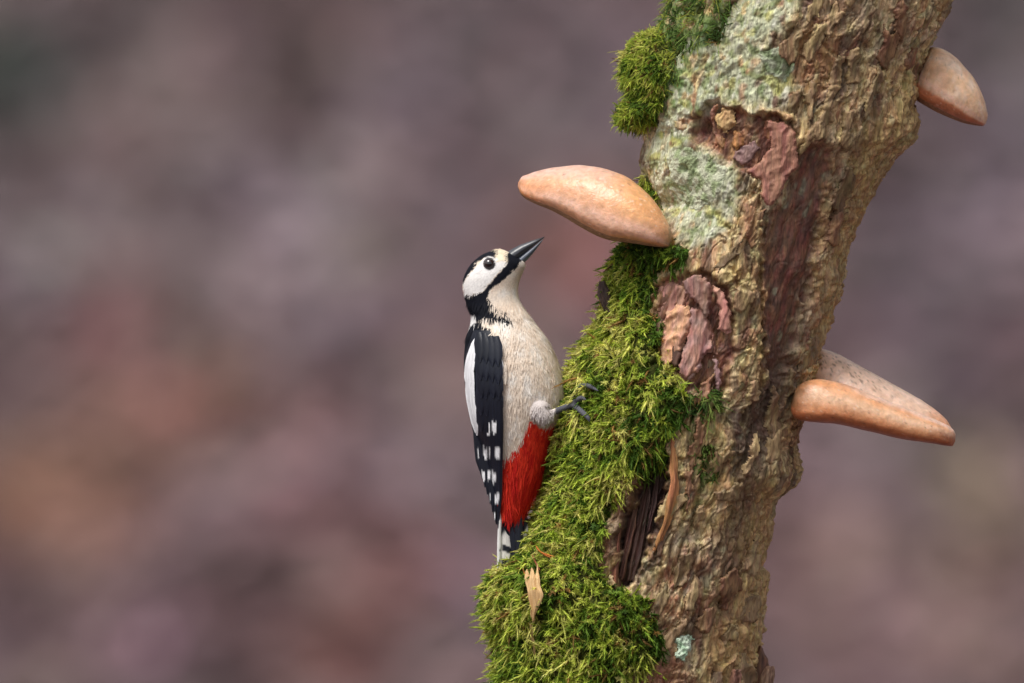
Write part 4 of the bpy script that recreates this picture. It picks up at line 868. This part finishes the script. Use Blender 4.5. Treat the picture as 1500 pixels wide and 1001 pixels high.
# feathers
BLK, WHT = lin((17, 21, 34)), lin((250, 250, 252))
def feather(name, parent, cen, wid, off, colfn, camber=1.2, nu=11, nv=44, side=1, depth=None, mat=None):
    V, F, U, Vv, G = ribbon(cen, wid, depth or body_depth, off, nu, nv, camber)
    V = V.copy(); 
    if side < 0: V[:, 1] = 2*BD0-V[:, 1]
    c = colfn(U.ravel(), Vv.ravel(), V)
    o = mesh_obj(name, V, F, mat or M_FEATH, parent, cols=c); return o
def wing(side):
    # base sheet of the folded wing
    poly = np.array([(697,486),(712,482),(722,500),(731,520),(734,560),(733,600),(731,650),(728,700),(727,740),(729,772)])
    cen = [(706,484),(706,520),(708,560),(710,600),(714,640),(718,680),(723,720),(728,768)]; wid = [24, 50, 52, 48, 38, 28, 17, 3]
    V, F, U, Vv, G = ribbon(cen, wid, body_depth, 2.0, 16, 70, 2.0); V = V.copy()
    if side < 0: V[:, 1] = 2*BD0-V[:, 1]
    wg = mesh_obj('wing', V, F, M_FEATH, BIRD, cols=np.broadcast_to(BLK, (len(V), 3)))
    # flight feathers with rows of white notches
    rows = np.array([626, 662, 697, 731, 757])
    for k in range(8):
        t = k/7
        sx = 696+t*36; tip = (703+t*26 if k < 7 else 730, 690+t*84)
        mx = sx*0.5+tip[0]*0.5+1.0*(1-t)
        def cf(U, Vv, V, k=k):
            pyv = V[:, 2]; c = np.broadcast_to(BLK, (len(V), 3)).copy()
            for i, r in enumerate(rows):
                rr = r+2.5*math.sin(k*2.1+i)
                hw = 9.0-0.8*i
                s = sstep(hw, hw-1.5, np.abs(pyv-rr+3*U))*sstep(-0.25, 0.0, U*(1 if (k+i) % 2 else -1)+0.05)
                if (k+i*2) % 4 == 3 or (i == 0 and k in (0, 1, 2, 7)): s = s*0
                c = mixc(c, WHT, s)
            return mixc(c, lin((74, 70, 70)), 0.5*sstep(.82, .95, np.abs(U)))*(1+0.6*np.exp(-(U/0.08)**2)*(c[:, 0] < .2))[:, None]
        feather('flight_feather', wg, [(sx, 588), ((sx+mx)/2, 620), (mx, 655), ((mx+tip[0])/2, 655+(tip[1]-655)*0.55), tip], [9, 12, 12, 10, 1.5], [4.0+0.7*k]*5, cf, 1.6, side=side)
    # black coverts, shingled
    for r in range(5):
        for k in range(3+(r < 4)):
            x = 703+k*8.5+r*0.5+rng.normal(0, .5); y0 = 488+r*25+k*1.5+rng.normal(0, 1)
            if y0 < 478: continue
            ln = 44
            cf = lambda U, Vv, V, e=rng.uniform(.85, 1.25): mixc(np.broadcast_to(BLK*e, (len(U), 3)), lin((52, 60, 80)), 0.4*np.maximum(sstep(.75, .95, np.abs(U)), 0.5*sstep(.88, .98, Vv)))
            feather('covert_feather', wg, [(x-2, y0), (x, y0+ln*.5), (x+1, y0+ln)], [8, 15, 14, 3], [4.2+(5-r)*0.7, 5.4+(5-r)*.7, 6.2+(5-r)*.7], cf, 2.0, 9, 22, side=side)
    # white edge flecks along the breast side
    for (x, y, h) in [(735.5,536,18), (733,556,10), (731.5,596,15)]:
        feather('covert_feather', wg, [(x, y-h/2), (x+.5, y), (x-.5, y+h/2)], [1, 3.4, 1], [5.5]*3, lambda U, Vv, V: np.broadcast_to(WHT, (len(U), 3)), .3, 5, 10, side=side)
    # white shoulder patch
    sc = [[(699,492),(693,508),(688,524),(686,540)], [(694,505),(687,525),(684,548),(684,566)], [(698,498),(693,520),(690,545),(689,566)], [(690,535),(686,556),(687,580),(690,600)],
          [(693,545),(691,566),(692,590),(695,612)], [(687,566),(689,590),(693,614),(697,634)], [(691,580),(694,600),(697,620),(699,638)], [(685,552),(686,575),(690,600),(694,622)]]
    for i, cp in enumerate(sc):
        feather('shoulder_feather', wg, cp, [2.5, 8, 8.5, 7.5, 2], [7.0-0.25*i]*4, lambda U, Vv, V: WHT*(1-0.12*np.exp(-(U/0.1)**2)-0.10*np.abs(noise(U*6, Vv*2, 1.0)))[:, None], 1.0, 9, 28, side=side)
    return wg
wing(1); wing(-1)
# tail
def tail():
    tl_d = lambda d0: (lambda px, pyy: np.zeros_like(px)+d0)
    base = feather('tail', BIRD, [(746,728),(748,760),(747,800),(742,846)], [22, 26, 24, 10], [0.0]*3, lambda U, V_, V: np.broadcast_to(BLK, (len(U), 3)), 2.0, depth=tl_d(BD0-2))
    def bars(U, Vv, V):
        c = np.broadcast_to(lin((222, 218, 212)), (len(U), 3)).copy(); y = V[:, 2]
        for b, hw in ((803, 5.5), (824, 6), (845, 5)): c = mixc(c, BLK, sstep(hw, hw-1.5, np.abs(y-b-3.5*U))*sstep(-0.75, -.35, U))
        return mixc(c, BLK, sstep(782, 774, y+9*U))
    white = lambda U, Vv, V: mixc(np.broadcast_to(lin((226, 224, 222)), (len(U), 3)), BLK, 0.85*sstep(3, 1.5, np.abs(V[:, 2]-806))*(U > 0)+0.8*sstep(3, 1.5, np.abs(V[:, 2]-822))*(U > 0))
    black = lambda U, Vv, V: BLK*(1+0.8*np.exp(-(U/0.1)**2))[:, None]
    for cen, wid, dep, cf in [
        ([(735,742),(732,770),(731,800),(730,842)], [4, 5, 5.5, 4], BD0-12, white),
        ([(738,742),(740,775),(740,805),(736,848)], [8, 16, 17, 8], BD0-9, bars),
        ([(748,735),(750,765),(753,792),(752,832)], [10, 15, 12, 3], BD0-14, black),
        ([(757,735),(759,765),(760,792),(758,836)], [10, 13, 11, 3], BD0-16, black),
        ([(768,740),(769,770),(767,795),(762,834)], [4, 9, 10, 5], BD0-7, bars),
        ([(742,740),(744,775),(744,805),(741,846)], [8, 15, 15, 7], BD0+6, bars),
        ([(756,740),(760,775),(760,800),(757,836)], [8, 14, 12, 5], BD0+8, bars)]:
        feather('tail_feather', base, cen, wid, 0.0, cf, 1.0, depth=tl_d(dep))
tail()

# ------------------------------------------------------------------ small things caught in the moss
def blade(name, label, cat, cen, wid, dep, cA, cB, jag=3, thick=1.2, fa=1.2, seed=0, group=None, prong=0.0):
    fold = lambda U, V: fa*np.sin(3*U+seed)+0.6*fa*noise(U*3+seed, V*5, 0.3)
    dfn = (lambda px, pyy: moss_depth(px, pyy)) if dep is None else (lambda px, pyy: np.zeros_like(px)+dep)
    off = -dep if False else 0
    V, F, U, Vv, G = ribbon(cen, wid, dfn, BLOFF, 28, 50, 1.0, fold, thick, jag, prong)
    c = mixc(np.broadcast_to(lin(cA), (len(V), 3)), lin(cB), np.clip(0.5+noise(U*5+seed, Vv*2, 3.0), 0, 1))
    return tag(mesh_obj(name, V, F, M_DRY, cols=c), label, cat, group)
BLOFF = 34
blade('dry_leaf', 'torn straw-coloured dry leaf blade lying on the moss below the tail', 'leaf', [(780,836),(781,852),(784,870),(782,892),(780,908)], [20, 22, 20, 8, 3], None, (228,192,140), (200,156,104), 4, seed=1, prong=11)
BLOFF = 30
blade('dry_stalk', 'thin pale dry stalk hanging below the torn straw-coloured leaf', 'stalk', [(777,912),(779,930),(782,945),(783,960)], [3, 4.5, 5, 3], None, (204,176,120), (170,142,90), 2, seed=2)
def needle(pts, r, c, label, name='conifer_needle', cat='needle', group='orange needles caught in the moss', ob=None):
    P = [(x, float(moss_depth(np.array(x), np.array(y)))-d, y) for x, y, d in pts]
    V, F = tube(spline(P, 14), np.interp(np.linspace(0, 1, 14), [0, .2, .8, 1], [r*.6, r, r*.9, r*.3]), 6)
    return tag(mesh_obj(name, V, F, M_DRY, cols=np.broadcast_to(lin(c), (len(V), 3))), label, cat, group)
needle([(785,799,26),(793,808,28),(812,814,26)], 1.1, (206,120,56), 'curved orange needle on the moss beside the tail')
needle([(786,803,24),(797,811,26),(808,816,24)], 1.0, (190,104,52), 'short orange needle tucked beneath a curved one beside the tail')
needle([(761,820,26),(766,832,27),(769,842,25)], 1.0, (196,128,66), 'stubby orange needle at the upper edge of the straw-coloured leaf')
needle([(779,811,26),(784,822,28),(791,834,25)], 1.1, (150,84,60), 'reddish brown needle touching the tip of the straw-coloured leaf')
needle([(812,574,10),(820,568,12),(826,566,10)], 1.3, (198,104,60), 'orange needle poking out of the moss against the belly')
needle([(732,1012,24),(742,992,30),(755,968,26)], 1.0, (196,180,160), 'pale grass stem sticking out under the lowest moss', 'grass_stem', 'stem', 'pale stems under the moss')
needle([(764,1014,26),(765,992,28),(766,972,26)], 1.8, (180,160,134), 'thick pale stem hanging straight under the lowest moss', 'grass_stem', 'stem', 'pale stems under the moss')
